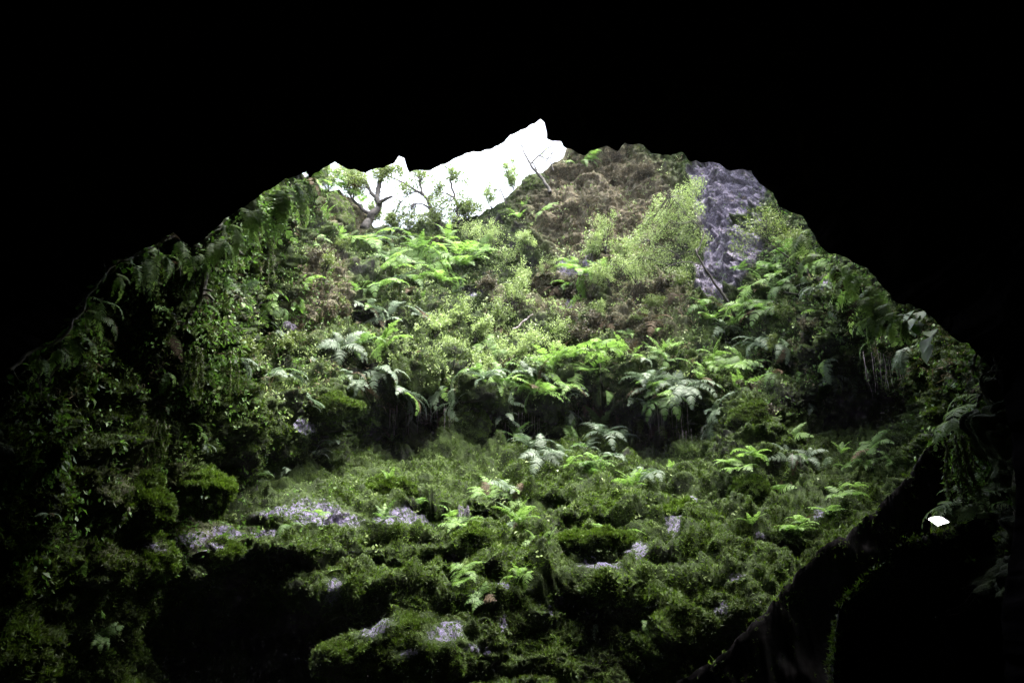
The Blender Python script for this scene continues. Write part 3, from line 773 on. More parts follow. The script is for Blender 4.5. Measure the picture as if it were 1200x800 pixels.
ZONES = [(70,390,'below the lowest left cave lip'),(150,330,'under the left lip beside the creeper'),(235,320,'on the hanging bank under the left lip'),(60,540,'on the black left wall'),(170,460,'on the dim middle of the left wall'),
 (305,245,'under the lip beside the left rim'),(345,350,'on the sunlit left wall'),(385,265,'around the dark earth of the left rim'),(440,340,'below the gnarled rim tree'),(540,310,'just below the open sky'),(270,470,'beside the dark left hollow'),(390,205,'against the sky behind the left rim'),
 (330,430,'above the wet lilac rock on the left'),(430,420,'at the left end of the fern bank'),(500,440,'over the mossy rock stump'),(570,390,'in the bright middle of the bank'),(620,450,'along the edge of the central bank'),(720,420,'at the right part of the bank'),
 (640,520,'in the black undercut under the bank'),(720,510,'in the right end of the undercut'),(790,460,'over the hanging roots'),(690,300,'on the brown cliff beside the sapling'),(640,210,'on the skyline by the leaning stem'),(830,400,'at the foot of the sapling'),(905,340,'right of the bare lilac rock'),
 (890,420,'under the bare lilac rock'),(960,440,'on the shaded right wall'),(1040,360,'under the right cave lip'),(950,270,'under the lip beside the bare rock'),(1090,440,'on the dark wall under the big leaves'),(570,570,'on the upper moss slope'),(680,580,'under the right part of the undercut'),(450,610,'among the wet lilac rocks'),
 (560,660,'in the lower middle of the moss slope'),(690,650,'on the lower right of the moss slope'),(650,700,'along the bottom edge of the slope'),(790,580,'on the slope below the grey ferns'),(890,560,'around the narrow trickle'),(970,550,'at the top of the black ridge'),(940,610,'just above the black ridge'),
 (1150,500,'on the near right column above the lamp'),(1150,620,'beside the lamp'),(1140,700,'on the near right column below the lamp'),(230,630,'on the mossy left ledge'),(130,680,'at the dim foot of the left wall'),(720,760,'in the dark below the slope'),(360,570,'in the dark hollow behind the lilac rocks'),(330,690,'over the black cave under the ledge')]
ZC = np.array([(z[0], z[1]) for z in ZONES], float)
TONE = {'fern_bright': 'bright green', 'fern_green': 'mid green', 'fern_grey': 'pale grey green', 'fern_dead': 'withered brown', 'fern_brightened': 'brightened pale green'}
FORM = {'arch': 'arching', 'droop': 'drooping', 'up': 'upright', 'wide': 'broad', 'hang': 'hanging'}
ORD = ['first','second','third','fourth','fifth','sixth','seventh','eighth','ninth','tenth','eleventh','twelfth','thirteenth','fourteenth','fifteenth','sixteenth']
NAMED = []       # (object, px, py, look words, noun)
FSIZE = {}
def fern(px, py, spx, kind, mk, nf=None, seed=None, depth=None, n=None, azim=None, nice=None):
    p, nn = surf1(px, py)
    if depth: p = P(px, py, depth)
    if n is not None: nn = np.array(n, float)
    dep = pix(p)[2]; size = spx * (1.15 if mk == 'fern_grey' else 1.32) * (1.1 if 400 < px < 850 and 415 < py < 500 else 1) * dep / F
    root = empty('fern', p + nn * .13 + np.array([0, 0, .04]))
    k = nf or (random.randint(8, 11) if spx > 24 else random.randint(5, 7))
    out = math.atan2(nn[1], nn[0])
    a_off = random.uniform(0, 6.28)
    for i in range(k):
        kk = kind
        if random.random() < .25: kk = {'arch': 'droop', 'droop': 'arch', 'up': 'arch', 'wide': 'arch', 'hang': 'droop'}[kind]
        mm = mk if random.random() > .13 else random.choice(['fern_dead', 'fern_green', 'fern_bright'])
        o = link('frond', FROND[kk, random.randint(0, 2), mm], root)
        if kind in ('droop', 'hang'): az = out + random.gauss(0, .75)
        else: az = a_off + 6.283 * i / k + random.gauss(0, .25)
        # lean the rosette away from the wall
        lean = (.55 if kind != 'up' else .2) * max(0., 1 - nn[2])
        ax = Vector((-math.sin(out), math.cos(out), 0))
        rot = Matrix.Rotation(lean, 3, ax) @ Matrix.Rotation(az, 3, 'Z') @ Matrix.Rotation(random.gauss(0, .16), 3, 'X') @ Matrix.Rotation(random.gauss(0, .14), 3, 'Y')
        o.rotation_euler = rot.to_euler(); s = size * random.choice([random.uniform(.75, 1.15), random.uniform(.45, 1.15)]); o.scale = (s, s * random.uniform(.85, 1.1), s)
    NAMED.append([root, px, py, f'{TONE[mk]} {FORM[kind]}', 'fern', nice]); root['category'] = 'fern'; FSIZE[root.name] = spx
    return root

B_, G_, S_, D_ = 'fern_bright', 'fern_green', 'fern_grey', 'fern_dead'
HAND = [ # photo position of the crown, frond length in photo pixels, form, tone
 (325,262,40,'droop',B_),(312,250,34,'hang',B_),(346,225,28,'droop',B_),(355,300,32,'droop',B_),(300,262,36,'hang',B_),(377,268,26,'arch',B_),(372,280,22,'arch',B_),(388,290,18,'up',B_),
 (270,290,26,'hang',G_),(255,310,26,'hang',G_),(262,282,22,'hang',G_),(222,308,22,'hang',B_),(228,340,30,'droop',B_),(232,360,22,'hang',G_),(270,345,24,'hang',B_),(258,375,24,'hang',S_),(200,352,28,'hang',B_),(205,395,26,'hang',B_),(195,420,22,'hang',G_),
 (155,312,26,'hang',G_),(160,325,22,'hang',G_),(95,365,26,'hang',G_),(100,375,24,'hang',G_),(78,410,22,'hang',G_),(60,425,20,'hang',G_),(20,550,26,'hang',G_),(10,555,26,'hang',G_),(75,480,18,'hang',G_),(62,465,18,'hang',G_),(28,610,18,'droop',S_),
 (170,470,24,'droop',G_),(180,480,22,'hang',G_),(275,445,22,'droop',G_),(320,355,28,'droop',B_),(318,380,24,'droop',S_),(345,355,24,'droop',B_),(330,362,20,'hang',G_),(282,400,26,'hang',S_),(288,410,24,'droop',S_),
 (325,440,34,'arch',S_),(340,436,26,'droop',S_),(315,448,24,'droop',S_),(395,420,38,'arch',S_),(372,415,32,'droop',S_),(420,415,30,'arch',B_),(440,442,36,'droop',S_),(455,430,36,'arch',B_),(462,448,34,'droop',S_),(418,455,26,'droop',S_),(405,450,24,'droop',S_),(398,470,18,'hang',S_),
 (430,300,32,'arch',B_),(440,295,26,'arch',S_),(455,330,38,'arch',B_),(445,345,34,'arch',B_),(470,345,34,'wide',S_),(450,375,36,'arch',S_),(432,368,30,'droop',S_),(490,375,28,'wide',S_),(425,345,24,'up',B_),
 (500,312,36,'arch',B_),(520,320,38,'arch',B_),(535,308,36,'wide',B_),(550,315,32,'arch',B_),(490,330,28,'arch',G_),(515,335,30,'wide',B_),(480,285,24,'arch',S_),(470,275,22,'arch',S_),(565,300,26,'arch',B_),(540,345,22,'arch',S_),
 (545,468,36,'arch',S_),(530,462,32,'droop',S_),(560,460,30,'arch',S_),(575,490,30,'droop',S_),(590,480,32,'droop',S_),(605,470,34,'arch',S_),(625,465,34,'wide',B_),(640,450,32,'arch',B_),(650,440,30,'up',B_),(660,455,30,'wide',B_),(595,450,30,'arch',B_),(615,440,30,'arch',S_),(575,455,24,'arch',B_),
 (505,470,26,'droop',S_),(490,460,30,'arch',G_),(700,435,28,'arch',B_),(690,445,26,'wide',B_),(725,425,30,'up',B_),(733,418,24,'up',B_),(675,430,26,'arch',B_),(655,480,30,'hang',S_),(673,460,18,'droop',S_),
 (755,455,32,'arch',S_),(745,468,30,'droop',S_),(765,450,26,'wide',S_),(790,450,34,'arch',S_),(800,462,34,'droop',S_),(782,465,30,'droop',G_),(815,455,26,'arch',B_),(775,415,26,'up',B_),(785,408,22,'arch',B_),(760,420,24,'arch',G_),
 (835,490,34,'droop',S_),(822,505,28,'droop',S_),(840,478,28,'arch',S_),(838,520,20,'droop',B_),(743,492,24,'droop',B_),
 (700,510,30,'up',G_,'tall triangular green fern standing in the middle of the black undercut'),(705,522,34,'arch',S_),(690,525,26,'arch',S_),(720,525,24,'arch',S_),(605,530,26,'up',G_),(620,540,32,'arch',S_),(635,545,34,'arch',S_),(655,535,24,'arch',S_),(648,548,22,'wide',S_),(675,560,22,'arch',B_),
 (735,540,24,'arch',S_),(760,560,28,'arch',S_),(770,570,28,'droop',S_),(745,565,24,'arch',S_),(785,560,20,'up',B_),(690,560,24,'arch',B_),(700,575,26,'arch',G_),(680,570,22,'arch',S_),
 (580,565,30,'wide',B_),(590,575,28,'wide',S_),(570,575,26,'arch',B_),(600,580,22,'arch',B_),(610,630,30,'up',B_,'tall upright bright green fern in the middle of the moss slope'),(620,635,22,'arch',B_),(545,620,26,'wide',B_),(530,615,22,'arch',B_),(700,640,34,'wide',B_),(690,645,28,'arch',B_),(715,632,28,'wide',B_),(722,645,24,'arch',B_),
 (650,660,22,'up',B_),(640,665,20,'wide',B_),(612,688,24,'up',B_,'single upright fern tip at the lower edge of the moss slope'),(555,690,26,'arch',B_),(550,700,22,'wide',B_),(625,690,20,'droop',B_),(570,705,20,'wide',G_),(457,592,22,'up',B_),(455,635,28,'arch',B_),(450,625,22,'up',G_),(370,620,18,'wide',B_),(340,625,22,'droop',G_),
 (705,745,18,'hang',S_),(755,738,16,'hang',G_),(700,730,12,'arch',B_),
 (880,560,28,'arch',B_),(870,565,24,'wide',B_),(860,562,20,'wide',B_),(925,530,24,'arch',B_),(920,545,30,'arch',S_),(930,550,28,'droop',S_),(945,545,24,'arch',S_),(985,535,20,'up',B_),(975,545,22,'arch',S_),(1000,545,20,'wide',G_),(1035,540,26,'wide',G_),(1015,548,20,'arch',G_),(1045,545,20,'arch',G_),(870,640,20,'up',B_),(875,630,18,'up',B_),
 (935,622,26,'wide',B_),(925,620,22,'arch',B_),(945,618,22,'arch',B_),(985,605,22,'wide',B_),(970,610,22,'wide',B_),(1005,590,20,'arch',B_),(995,600,18,'wide',G_),
 (880,365,36,'arch',B_),(870,380,34,'wide',B_),(890,350,30,'arch',G_),(905,375,34,'arch',G_),(880,400,32,'arch',S_),(895,400,30,'droop',S_),(860,390,26,'arch',B_),(830,385,28,'up',B_),(838,395,26,'arch',S_),(820,380,22,'arch',G_),(865,425,32,'arch',B_),(855,440,28,'wide',B_),(880,435,28,'arch',G_),(845,430,24,'wide',B_),(835,420,20,'arch',B_),
 (900,320,30,'arch',G_),(920,300,28,'arch',G_),(935,310,28,'droop',G_),(960,315,26,'droop',B_),(910,335,26,'droop',B_),(950,330,22,'arch',S_),(930,345,24,'droop',G_),(915,405,26,'droop',S_),(940,395,24,'droop',G_),(975,350,24,'droop',S_),(985,365,24,'hang',S_),(985,390,22,'hang',S_),(980,420,26,'hang',S_),(975,440,24,'hang',S_),
 (1005,330,28,'hang',B_),(1020,340,28,'hang',B_),(1015,365,28,'hang',B_),(1030,355,26,'hang',B_),(1035,380,28,'hang',B_),(1045,372,24,'hang',B_),(1028,400,24,'hang',G_),(1055,385,20,'hang',G_),(960,470,20,'hang',S_),(905,460,22,'droop',G_),(930,440,22,'droop',G_),(1000,450,20,'hang',S_),
 (1105,420,26,'hang',S_,'pale spiky frond dangling on the dark wall under the big leaves'),(1120,430,22,'hang',G_),
 (230,600,18,'droop',G_),(100,650,20,'droop',G_),(130,680,22,'droop',S_),(120,740,20,'arch',G_),(95,720,18,'arch',G_),(245,520,18,'droop',S_),(235,505,18,'droop',B_),(380,545,22,'arch',S_),(390,540,20,'droop',S_),(385,575,16,'hang',S_),(332,570,18,'droop',S_),(290,560,16,'arch',G_),(455,520,14,'up',G_),
 (610,262,14,'up',B_),(640,250,18,'arch',B_),(617,245,14,'up',B_),(690,187,20,'arch',B_),(672,185,16,'arch',B_),(680,190,18,'droop',G_),(735,395,16,'arch',B_),(770,390,16,'arch',B_),(680,330,26,'arch',B_),(690,345,26,'wide',B_),(670,340,22,'arch',B_),(665,310,18,'arch',B_),(700,320,22,'wide',B_),(660,375,16,'arch',B_),
 (398,215,24,'arch',B_),(385,210,22,'arch',B_),(420,215,22,'up',B_),(405,205,20,'arch',B_),(660,510,18,'droop',G_),
]
LIPD = lambda x: float(np.interp(x, LX[np.argsort(LX)], loop[loop_up, 2][np.argsort(LX)]))
LIPF = [(352,14,36,'droop'),(338,14,38,'hang'),(322,12,42,'hang'),(308,14,40,'droop'),(295,18,36,'hang'),(282,16,36,'hang'),(268,22,34,'hang'),(256,24,34,'hang'),(244,20,30,'hang'),(228,22,28,'hang'),(205,20,28,'hang'),(186,24,26,'hang'),(165,22,34,'hang'),(152,20,30,'hang'),(135,24,26,'hang'),(112,26,32,'hang'),(100,22,34,'hang'),(84,26,28,'hang'),(62,20,26,'hang'),(42,24,24,'hang'),(20,24,24,'hang'),
        (1002,14,32,'hang'),(1014,18,38,'hang'),(1026,20,38,'hang'),(1034,26,40,'hang'),(1044,22,36,'hang'),(1020,42,36,'hang'),(1030,52,36,'hang'),(1055,24,28,'droop'),(965,18,30,'droop'),(945,22,30,'hang'),(985,20,26,'hang'),(1068,26,26,'hang')]
for (x, dy, s, kd) in LIPF:
    fern(x, lip_y(x) + dy, s, kd, 'fern_brightened', nf=7, depth=LIPD(x) + .55, n=((.75 if x < 600 else -.75), -.6, .25))
for h in HAND: fern(*h[:5], nice=h[5] if len(h) > 5 else None)
# near right column: large fronds in the brightened green, hanging over the rock beside the lamp
for (x, y, s, kd, mk) in [(1158,470,58,'hang',B_),(1148,485,56,'hang',B_),(1135,500,50,'hang',B_),(1168,510,56,'hang',B_),(1150,470,40,'droop',B_),(1160,555,50,'hang',B_),(1150,600,48,'droop',B_),(1135,602,44,'droop',B_),(1165,605,48,'hang',B_),(1140,660,30,'droop',B_),(1142,720,24,'droop',G_),(1168,570,40,'hang',B_),(1150,590,44,'arch',G_)]:
    fern(x, y, s, kd, 'fern_brightened' if mk == B_ else mk, nf=6, depth=9.7 if y > 580 else 10.5, n=(-.75, -.6, .2))
for tries in range(46):      # a few more where the photo is a mass of fronds
    zx, zy, rx, ry = random.choice([(620,440,110,30),(500,320,70,30),(430,430,60,30),(890,390,60,60),(780,450,60,30),(640,600,180,50),(330,370,40,70),(240,370,40,80),(930,580,60,30),(720,570,70,20)])
    x = random.gauss(zx, rx * .55); y = random.gauss(zy, ry * .55)
    if y < lip_y(x) + 20: continue
    fern(x, y, random.uniform(16, 28), random.choice(['arch', 'droop', 'wide', 'arch', 'up']), random.choice([B_, G_, S_, B_]))
# withered ferns
for (x, y, s) in [(420,452,20),(705,470,22),(775,490,20),(640,492,20),(520,490,18),(870,605,20),(925,560,18),(760,385,26),(790,360,24),(655,340,20),(605,385,18),(720,380,22),(1070,430,22),(1050,440,22),(470,350,18),(380,350,20),(355,390,20),(690,470,20)]:
    fern(x, y, s, 'hang' if y > 420 else 'droop', D_, nf=5)

# ------------------------------------------------------------------ leafy plants, shrubs and trees
def leaf_cloud(mb, ctrs, rad, n_per, L, W, tint0=.5, up=.4, gap=1.0):
    """diamond leaves with a midrib fold around twig points"""
    for c in ctrs:
        k = max(1, int(n_per * random.uniform(.6, 1.4)))
        q = np.asarray(c) + RNG.normal(size=(k, 3)) * rad * .55
        d = unit(RNG.normal(size=(k, 3)) + np.array([0, 0, up])); Ls = L * RNG.uniform(.6, 1.3, k)
        wv = unit(np.cross(d, RNG.normal(size=(k, 3)) * .6 + np.array([0, 0, 1.0])))
        nrm = np.cross(wv, d)
        Wd = W * RNG.uniform(.7, 1.2, k)
        a = q; b = q + d * (Ls * .45)[:, None]; t = q + d * Ls[:, None]
        l = b + wv * Wd[:, None] + nrm * (Wd * .35)[:, None]; r_ = b - wv * Wd[:, None] + nrm * (Wd * .35)[:, None]
        V = np.stack([a, l, t, r_, b], 1).reshape(-1, 3)
        i = np.arange(k)[:, None] * 5
        f = np.concatenate([i + [0, 4, 1], i + [1, 4, 2], i + [2, 4, 3], i + [3, 4, 0]])
        mb.add(V, None, f, np.repeat(tint0 + RNG.normal(0, .12, k) + RNG.normal(0, .1), 5))

def shrub(px, py, wpx, hpx, look, mk='shrub', leaf=.055, dens=1.0, name='shrub', cat='shrub', noun='shrub', nice=None, depth=None):
    p, nn = surf1(px, py)
    if depth: p = P(px, py, depth)
    dep = pix(p)[2]; H = hpx * dep / F; Wd = wpx * dep / F
    root = empty(name, p)
    st = MB(); cr = MB(); tips = []
    ns = 7
    for i in range(ns):
        a = random.uniform(0, 6.28); rr = random.uniform(.25, 1) * Wd * .5
        end = np.array([math.cos(a) * rr, math.sin(a) * rr, H * random.uniform(.55, 1.05)]) + nn * H * .25
        mid = end * .5 + RNG.normal(size=3) * H * .06 + np.array([0, 0, H * .05])
        pts = spline([np.zeros(3), mid, end], 9); st.tube(pts, np.linspace(.012, .004, 9) * (.6 + H * .5), 5)
        for k in (4, 5, 6, 7, 8): tips.append(pts[k])
        for b in range(4):
            k = random.randint(3, 8); e2 = pts[k] + RNG.normal(size=3) * np.array([.3, .3, .22]) * Wd * .55
            tw = spline([pts[k], (pts[k] + e2) / 2 + RNG.normal(size=3) * .02, e2], 5); st.tube(tw, .0035 * (.6 + H * .5), 4); tips += [tw[2], tw[3], tw[4]]
    leaf_cloud(cr, tips, max(.05, Wd * .10), 11 * dens, leaf, leaf * .34)
    link('stem', st.mesh('stem', M['bark']), root); link('crown', cr.mesh('crown', M[mk]), root)
    root['category'] = cat
    NAMED.append([root, px, py, look, noun, nice])
    return root
for (x, y, w_, h_) in [(510,395,40,34),(535,392,34,36),(555,405,44,34),(590,385,40,46),(605,378,30,40),(575,400,40,34),(625,410,44,30),(600,420,50,26),(650,400,36,36),(530,420,40,26),(560,430,44,22),(640,430,44,24),(660,415,30,26),
                       (560,285,36,34),(575,295,34,32),(545,280,28,26),(590,310,40,30),(610,330,34,30),(640,320,34,30),(620,300,26,24),(650,350,26,22),(690,310,34,40),(710,300,36,44),(715,340,40,40),(730,320,36,40),(700,345,30,30),(745,345,34,30),(700,375,24,20),(750,380,26,22)]:
    shrub(x, y, w_, h_, 'yellow green small leaved', leaf=random.choice([.05, .06, .075]))
for (x, y, w_, h_) in [(350,400,22,20),(365,330,24,20),(395,300,20,18),(385,390,24,20),(330,420,20,18),(445,310,18,16),(800,345,30,30),(770,360,30,24),(905,420,26,22),(930,380,30,26),(855,455,24,18),(940,290,30,24),(260,330,22,30),(235,410,24,26),(270,420,22,24),(215,450,20,24),(255,470,22,20)]:
    shrub(x, y, w_, h_, 'dull green small leaved', 'tree_leaf', .05)
for (x, y, w_, h_) in [(665,385,30,28),(680,400,30,26),(700,400,26,24),(650,345,26,18),(640,330,24,18),(605,355,24,16),(620,350,24,18),(760,395,26,22),(740,405,24,20),(775,350,24,18),(570,360,24,16),(655,270,22,16),(720,210,24,18),(750,205,20,16),(690,255,24,18),(380,320,24,20),(350,320,22,20),(390,370,26,20),(520,300,20,14),(470,310,22,14),(880,460,26,20),(930,420,28,22),(960,400,26,24),(910,490,26,18),(500,500,24,18),(760,210,22,20)]:
    shrub(x, y, w_, h_, 'dark brownish heathy', 'heath', random.choice([.045, .06]), 1.5)
shrub(602, 222, 30, 30, 'pale', 'shrub', .07, 1.4, nice='round pale green bush on the skyline right of the sky gap')
shrub(576, 246, 22, 26, 'pale', 'shrub', .06, 1.0, nice='small thin leafed bush on the rim beside the round bush')
shrub(480, 272, 34, 16, 'rim', 'tree_leaf', .05, 1.0, nice='low leafy bush on the rim under the sky gap')
for (x, y, w_, h_, l_) in [(385,222,40,34,'leafy bush on the left rim with sky behind it'),(365,218,30,26,'outermost leafy bush on the left rim touching the cave lip'),(412,228,36,40,'taller leafy bush on the left rim beside the gnarled trunk')]:
    shrub(x, y, w_, h_, '', 'under', .08, 1.2, nice=l_)

def broadleaf(px, py, spx, nleaf, look, depth=None, n=None, nice=None, lsz=.3):
    p, nn = surf1(px, py)
    if depth: p = P(px, py, depth)
    if n is not None: nn = unit(np.array(n, float))
    dep = pix(p)[2]; S = spx * dep / F
    root = empty('leafy_plant', p); st = MB(); out = math.atan2(nn[1], nn[0])
    for i in range(nleaf):
        a = out + random.gauss(0, .8); ln = S * random.uniform(.5, 1); drop = random.uniform(-.9, .25)
        d = np.array([math.cos(a), math.sin(a), 0]); end = d * ln * .6 + np.array([0, 0, drop * ln])
        pts = spline([np.zeros(3), end * .5 + np.array([0, 0, .12 * ln]), end], 7); st.tube(pts, .006, 4)
        lf = MB(); L_ = S * lsz * random.uniform(.8, 1.25); W_ = L_ * .36
        u = np.linspace(0, 1, 7); half = W_ * np.sin(np.pi * u ** .75) ** .8 * (1 - .2 * (np.arange(7) % 2))
        dl = unit(d + np.array([0, 0, -.9]) + RNG.normal(size=3) * .3); sd = unit(np.cross(dl, [0, 0, 1.0])); nm = np.cross(sd, dl)
        mid = end + dl * (u * L_)[:, None] - np.array([0, 0, 1.0]) * (u ** 2 * L_ * .2)[:, None]
        V = np.concatenate([mid, mid + sd * half[:, None] + nm * (half * .3)[:, None], mid - sd * half[:, None] + nm * (half * .3)[:, None]])
        j = np.arange(6); q = np.concatenate([np.stack([j, j + 1, 7 + j + 1, 7 + j], -1), np.stack([j + 1, j, 14 + j, 14 + j + 1], -1)])
        lf.add(V, q, None, .5 + random.gauss(0, .12)); link('leaf', lf.mesh('leaf', M['broad']), root)
    link('stem', st.mesh('stem', M['vine']), root); root['category'] = 'plant'
    NAMED.append([root, px, py, look, 'plant', nice]); return root
broadleaf(1082, 372, 34, 5, 'big leaved', depth=11.0, n=(-.6, -.7, .2), nice='plant with several big flat leaves under the right cave lip', lsz=.62)
broadleaf(1100, 388, 30, 3, 'big leaved', depth=10.8, n=(-.6, -.7, .2), nice='plant with one large pointed leaf right of the big leaves', lsz=.8)
for (x, y, s, k) in [(318,345,26,6),(335,352,24,6),(308,330,22,5),(215,320,24,6),(250,300,26,6),(222,335,22,6),(265,350,24,6),(210,380,22,6),(160,318,20,5),(92,368,22,5),(70,415,20,5),(178,478,26,5),(165,470,22,4),(280,430,20,5),(75,505,18,3),(40,500,20,5),(20,540,22,5),(115,590,16,3),(130,600,14,3),(255,365,22,5),(232,300,20,5),(108,360,18,4),(1116,330,16,2),(1128,352,18,3),(1128,470,24,4),(295,300,20,4),(235,380,18,5),(190,410,18,5),(110,700,22,5),(240,540,14,3)]:
    dp = None
    if (x, y) in ((1116, 330), (1128, 352)): dp = 10.3
    broadleaf(x, y, s, k, 'glossy broad leaved', depth=dp)

def tree(name, branches, crowns, label, cat, mat_leaf, Y, leaf=.06, per=9, rough=.06, group=None):
    """branches: list of ([(px,py,dY)...], r0, r1); crowns: (px,py,rx,ry,count)"""
    b0 = branches[0][0][0]; base = P(b0[0], b0[1], Y + b0[2])
    root = empty(name, base); tag(root, label, cat, group)
    tr = MB(); cr = MB(); pts_all = []
    for pts, r0, r1 in branches:
        q = np.array([P(a, b, Y + c) for a, b, c in pts]) - base
        n = max(8, len(pts) * 6); q = spline(q, n)
        q = q + fbm(q * 3 + r0 * 100, 3)[:, None] * np.array([.05, .05, .02]) * min(1, r0 * 18)
        tr.tube(q, np.linspace(r0, r1, n), 8, rough=rough); pts_all.append(q)
    dep = pix(base)[2]
    for (cx, cy, rx, ry, k) in crowns:
        c = P(cx, cy, Y) - base
        for i in range(k):
            a = unit(RNG.normal(size=3)) * RNG.uniform(0, 1) ** .4 * np.array([rx, (rx + ry) * .5, ry]) * dep / F
            e = c + a
            # a twig from the nearest branch
            allp = np.concatenate(pts_all); m = allp[np.argmin(((allp - e) ** 2).sum(1))]
            if np.linalg.norm(m - e) < 1.6 and (name == 'tree' or i % 4 == 0):
                tr.tube(spline([m, (m + e) / 2 + RNG.normal(size=3) * .05, e], 6), np.linspace(.013, .005, 6) * (1 if name == 'tree' else .6), 4)
            leaf_cloud(cr, [e], .16, per * (2 if (i % 3 or name == 'sapling') else .6), leaf, leaf * .36)
    link('trunk', tr.mesh('trunk', M['bark']), root)
    if cr.n: link('crown', cr.mesh('crown', M[mat_leaf]), root)
    return root
TG = 'trees on the rim against the sky'
for (x, y, w_, h_, l_) in [(432,262,34,24,'bushy foliage at the foot of the gnarled tree'),(462,274,26,20,'small bush at the lower left corner of the sky gap'),(515,272,34,26,'leafy bush around the foot of the crooked tree'),(548,258,30,24,'low bush at the foot of the slender leafy tree')]:
    shrub(x, y, w_, h_, '', 'tree_leaf', .07, 1.3, nice=l_)
tree('tree', [([(428,268,0),(434,255,0),(443,242,0),(442,226,.1),(446,208,.2),(449,186,.3)], .17, .05), ([(443,240,0),(452,234,-.2),(461,230,-.3)], .09, .04), ([(441,232,0),(432,220,.3),(424,205,.4),(420,188,.5)], .07, .02), ([(436,252,0),(424,244,.3),(412,232,.5),(405,215,.6)], .08, .02), ([(446,212,.1),(456,200,0),(466,192,0)], .03, .01)],
     [(447,200,14,14,46),(420,210,14,16,34),(462,200,12,10,16),(405,205,16,12,26)], 'gnarled thick trunked tree at the left end of the sky gap', 'tree', 'tree_leaf', 27.0, .09, 12, group=TG)
tree('tree', [([(518,268,0),(514,258,0),(506,246,0),(498,231,.1),(482,220,.1),(466,211,.2),(450,205,.3)], .10, .02), ([(498,231,0),(493,220,.2),(491,206,.3),(489,192,.4)], .06, .02), ([(508,248,0),(497,240,-.2),(486,238,-.3)], .05, .02), ([(489,224,0),(478,228,.2),(470,236,.2)], .03, .01), ([(493,212,.2),(484,200,.3),(478,190,.3)], .03, .01)],
     [(478,218,18,12,26),(495,205,14,12,26),(470,240,16,10,14),(512,230,12,18,20),(484,258,18,8,30),(505,262,16,10,30),(455,258,10,8,10)], 'thin crooked tree with leaning forked stem in the middle of the sky gap', 'tree', 'tree_leaf', 30.0, .09, 11, group=TG)
tree('tree', [([(537,262,0),(537,250,0),(533,233,0),(528,215,.1),(527,200,.2),(516,192,.3)], .07, .02), ([(532,232,0),(524,227,.2),(517,225,.2),(512,214,.3)], .04, .015), ([(528,212,0),(536,204,.1),(545,196,.1)], .03, .01), ([(536,244,0),(546,236,.1),(552,224,.1)], .03, .01)],
     [(528,205,16,12,26),(520,235,14,14,22),(540,235,14,18,22),(545,210,10,10,8),(512,215,10,10,10),(550,245,14,10,24),(528,255,14,10,24)], 'slender leafy tree right of the crooked tree on the rim', 'tree', 'tree_leaf', 29.8, .09, 11, group=TG)
tree('tree', [([(594,240,0),(589,228,0),(584,218,0),(579,206,0)], .035, .008), ([(586,224,0),(577,221,.1),(569,220,.1)], .02, .006), ([(588,226,0),(592,214,.1),(596,206,.1)], .018, .005)],
     [(580,214,10,8,5)], 'small nearly bare dark twig tree on the rim beside the round bush', 'tree', 'tree_leaf', 29.2, .05, 4, group=TG)
tree('tree', [([(645,226,0),(640,216,0),(629,202,0),(620,190,0),(614,178,.1),(608,164,.2)], .075, .018), ([(622,192,0),(632,182,.1),(645,172,.1),(656,169,.1)], .035, .012), ([(632,182,.1),(640,186,.1),(650,184,0)], .025, .010), ([(629,200,0),(624,188,-.1),(628,176,-.1)], .028, .010), ([(640,190,0),(648,178,0),(655,178,0)], .025, .010), ([(648,200,0),(645,188,0),(649,174,0)], .03, .010)],
     [(640,180,14,7,9)], 'bare leaning stem crossing the top of the sky gap', 'tree', 'tree_leaf', 28.2, .07, 7, group=TG)
# the sapling in front of the bare rock
tree('sapling', [([(864,378,0),(852,352,-.3),(838,332,-.5),(826,314,-.7),(818,300,-.8),(816,292,-.8)], .045, .022), ([(817,296,-.8),(822,284,-.8),(824,274,-.8),(816,262,-.9),(804,252,-1.0),(796,246,-1.1)], .022, .006), ([(822,284,-.8),(826,270,-.6),(822,262,-.6)], .012, .004),
                 ([(822,310,-.7),(812,308,-.9),(800,307,-1.0),(786,311,-1.1),(772,318,-1.2)], .020, .006), ([(800,307,-1),(790,296,-1.1),(776,288,-1.2),(762,282,-1.2)], .012, .004), ([(812,258,-.9),(800,262,-1),(786,258,-1.1),(770,250,-1.2)], .012, .004), ([(804,252,-1),(792,236,-1),(782,226,-1)], .010, .003), ([(786,311,-1.1),(770,306,-1.2),(752,300,-1.2)], .010, .003)],
     [(785,245,26,20,72),(765,268,22,18,52),(800,230,16,12,32),(768,300,26,14,50),(745,285,16,14,32),(812,300,12,8,12),(790,318,20,8,18),(750,318,20,12,26),(800,270,16,14,26),(810,246,16,24,46),(818,282,12,16,26),(812,218,14,12,22)], 'leaning sapling with yellow green leaves in front of the bare lilac rock', 'tree', 'shrub', 24.0, .055, 10)
tree('sapling', [([(955,330,0),(940,312,0),(922,300,0),(905,288,-.1),(890,276,-.2)], .03, .010), ([(950,325,0),(958,342,0),(940,345,-.2),(918,342,-.3)], .022, .008), ([(940,312,0),(930,302,0),(918,292,0),(906,282,0),(896,270,0)], .012, .004), ([(930,306,0),(932,290,.1),(926,274,.1)], .012, .004), ([(905,288,0),(892,292,-.1),(880,286,-.2)], .010, .003), ([(958,336,0),(948,318,-.2),(940,296,-.3)], .02, .006)],
     [(880,268,24,14,40),(905,262,22,14,40),(870,290,16,12,18),(925,280,20,14,36),(940,300,18,14,24),(895,250,14,10,20)], 'crooked grey leaved sapling under the lip right of the bare rock', 'tree', 'tree_leaf', 21.2, .05, 7)

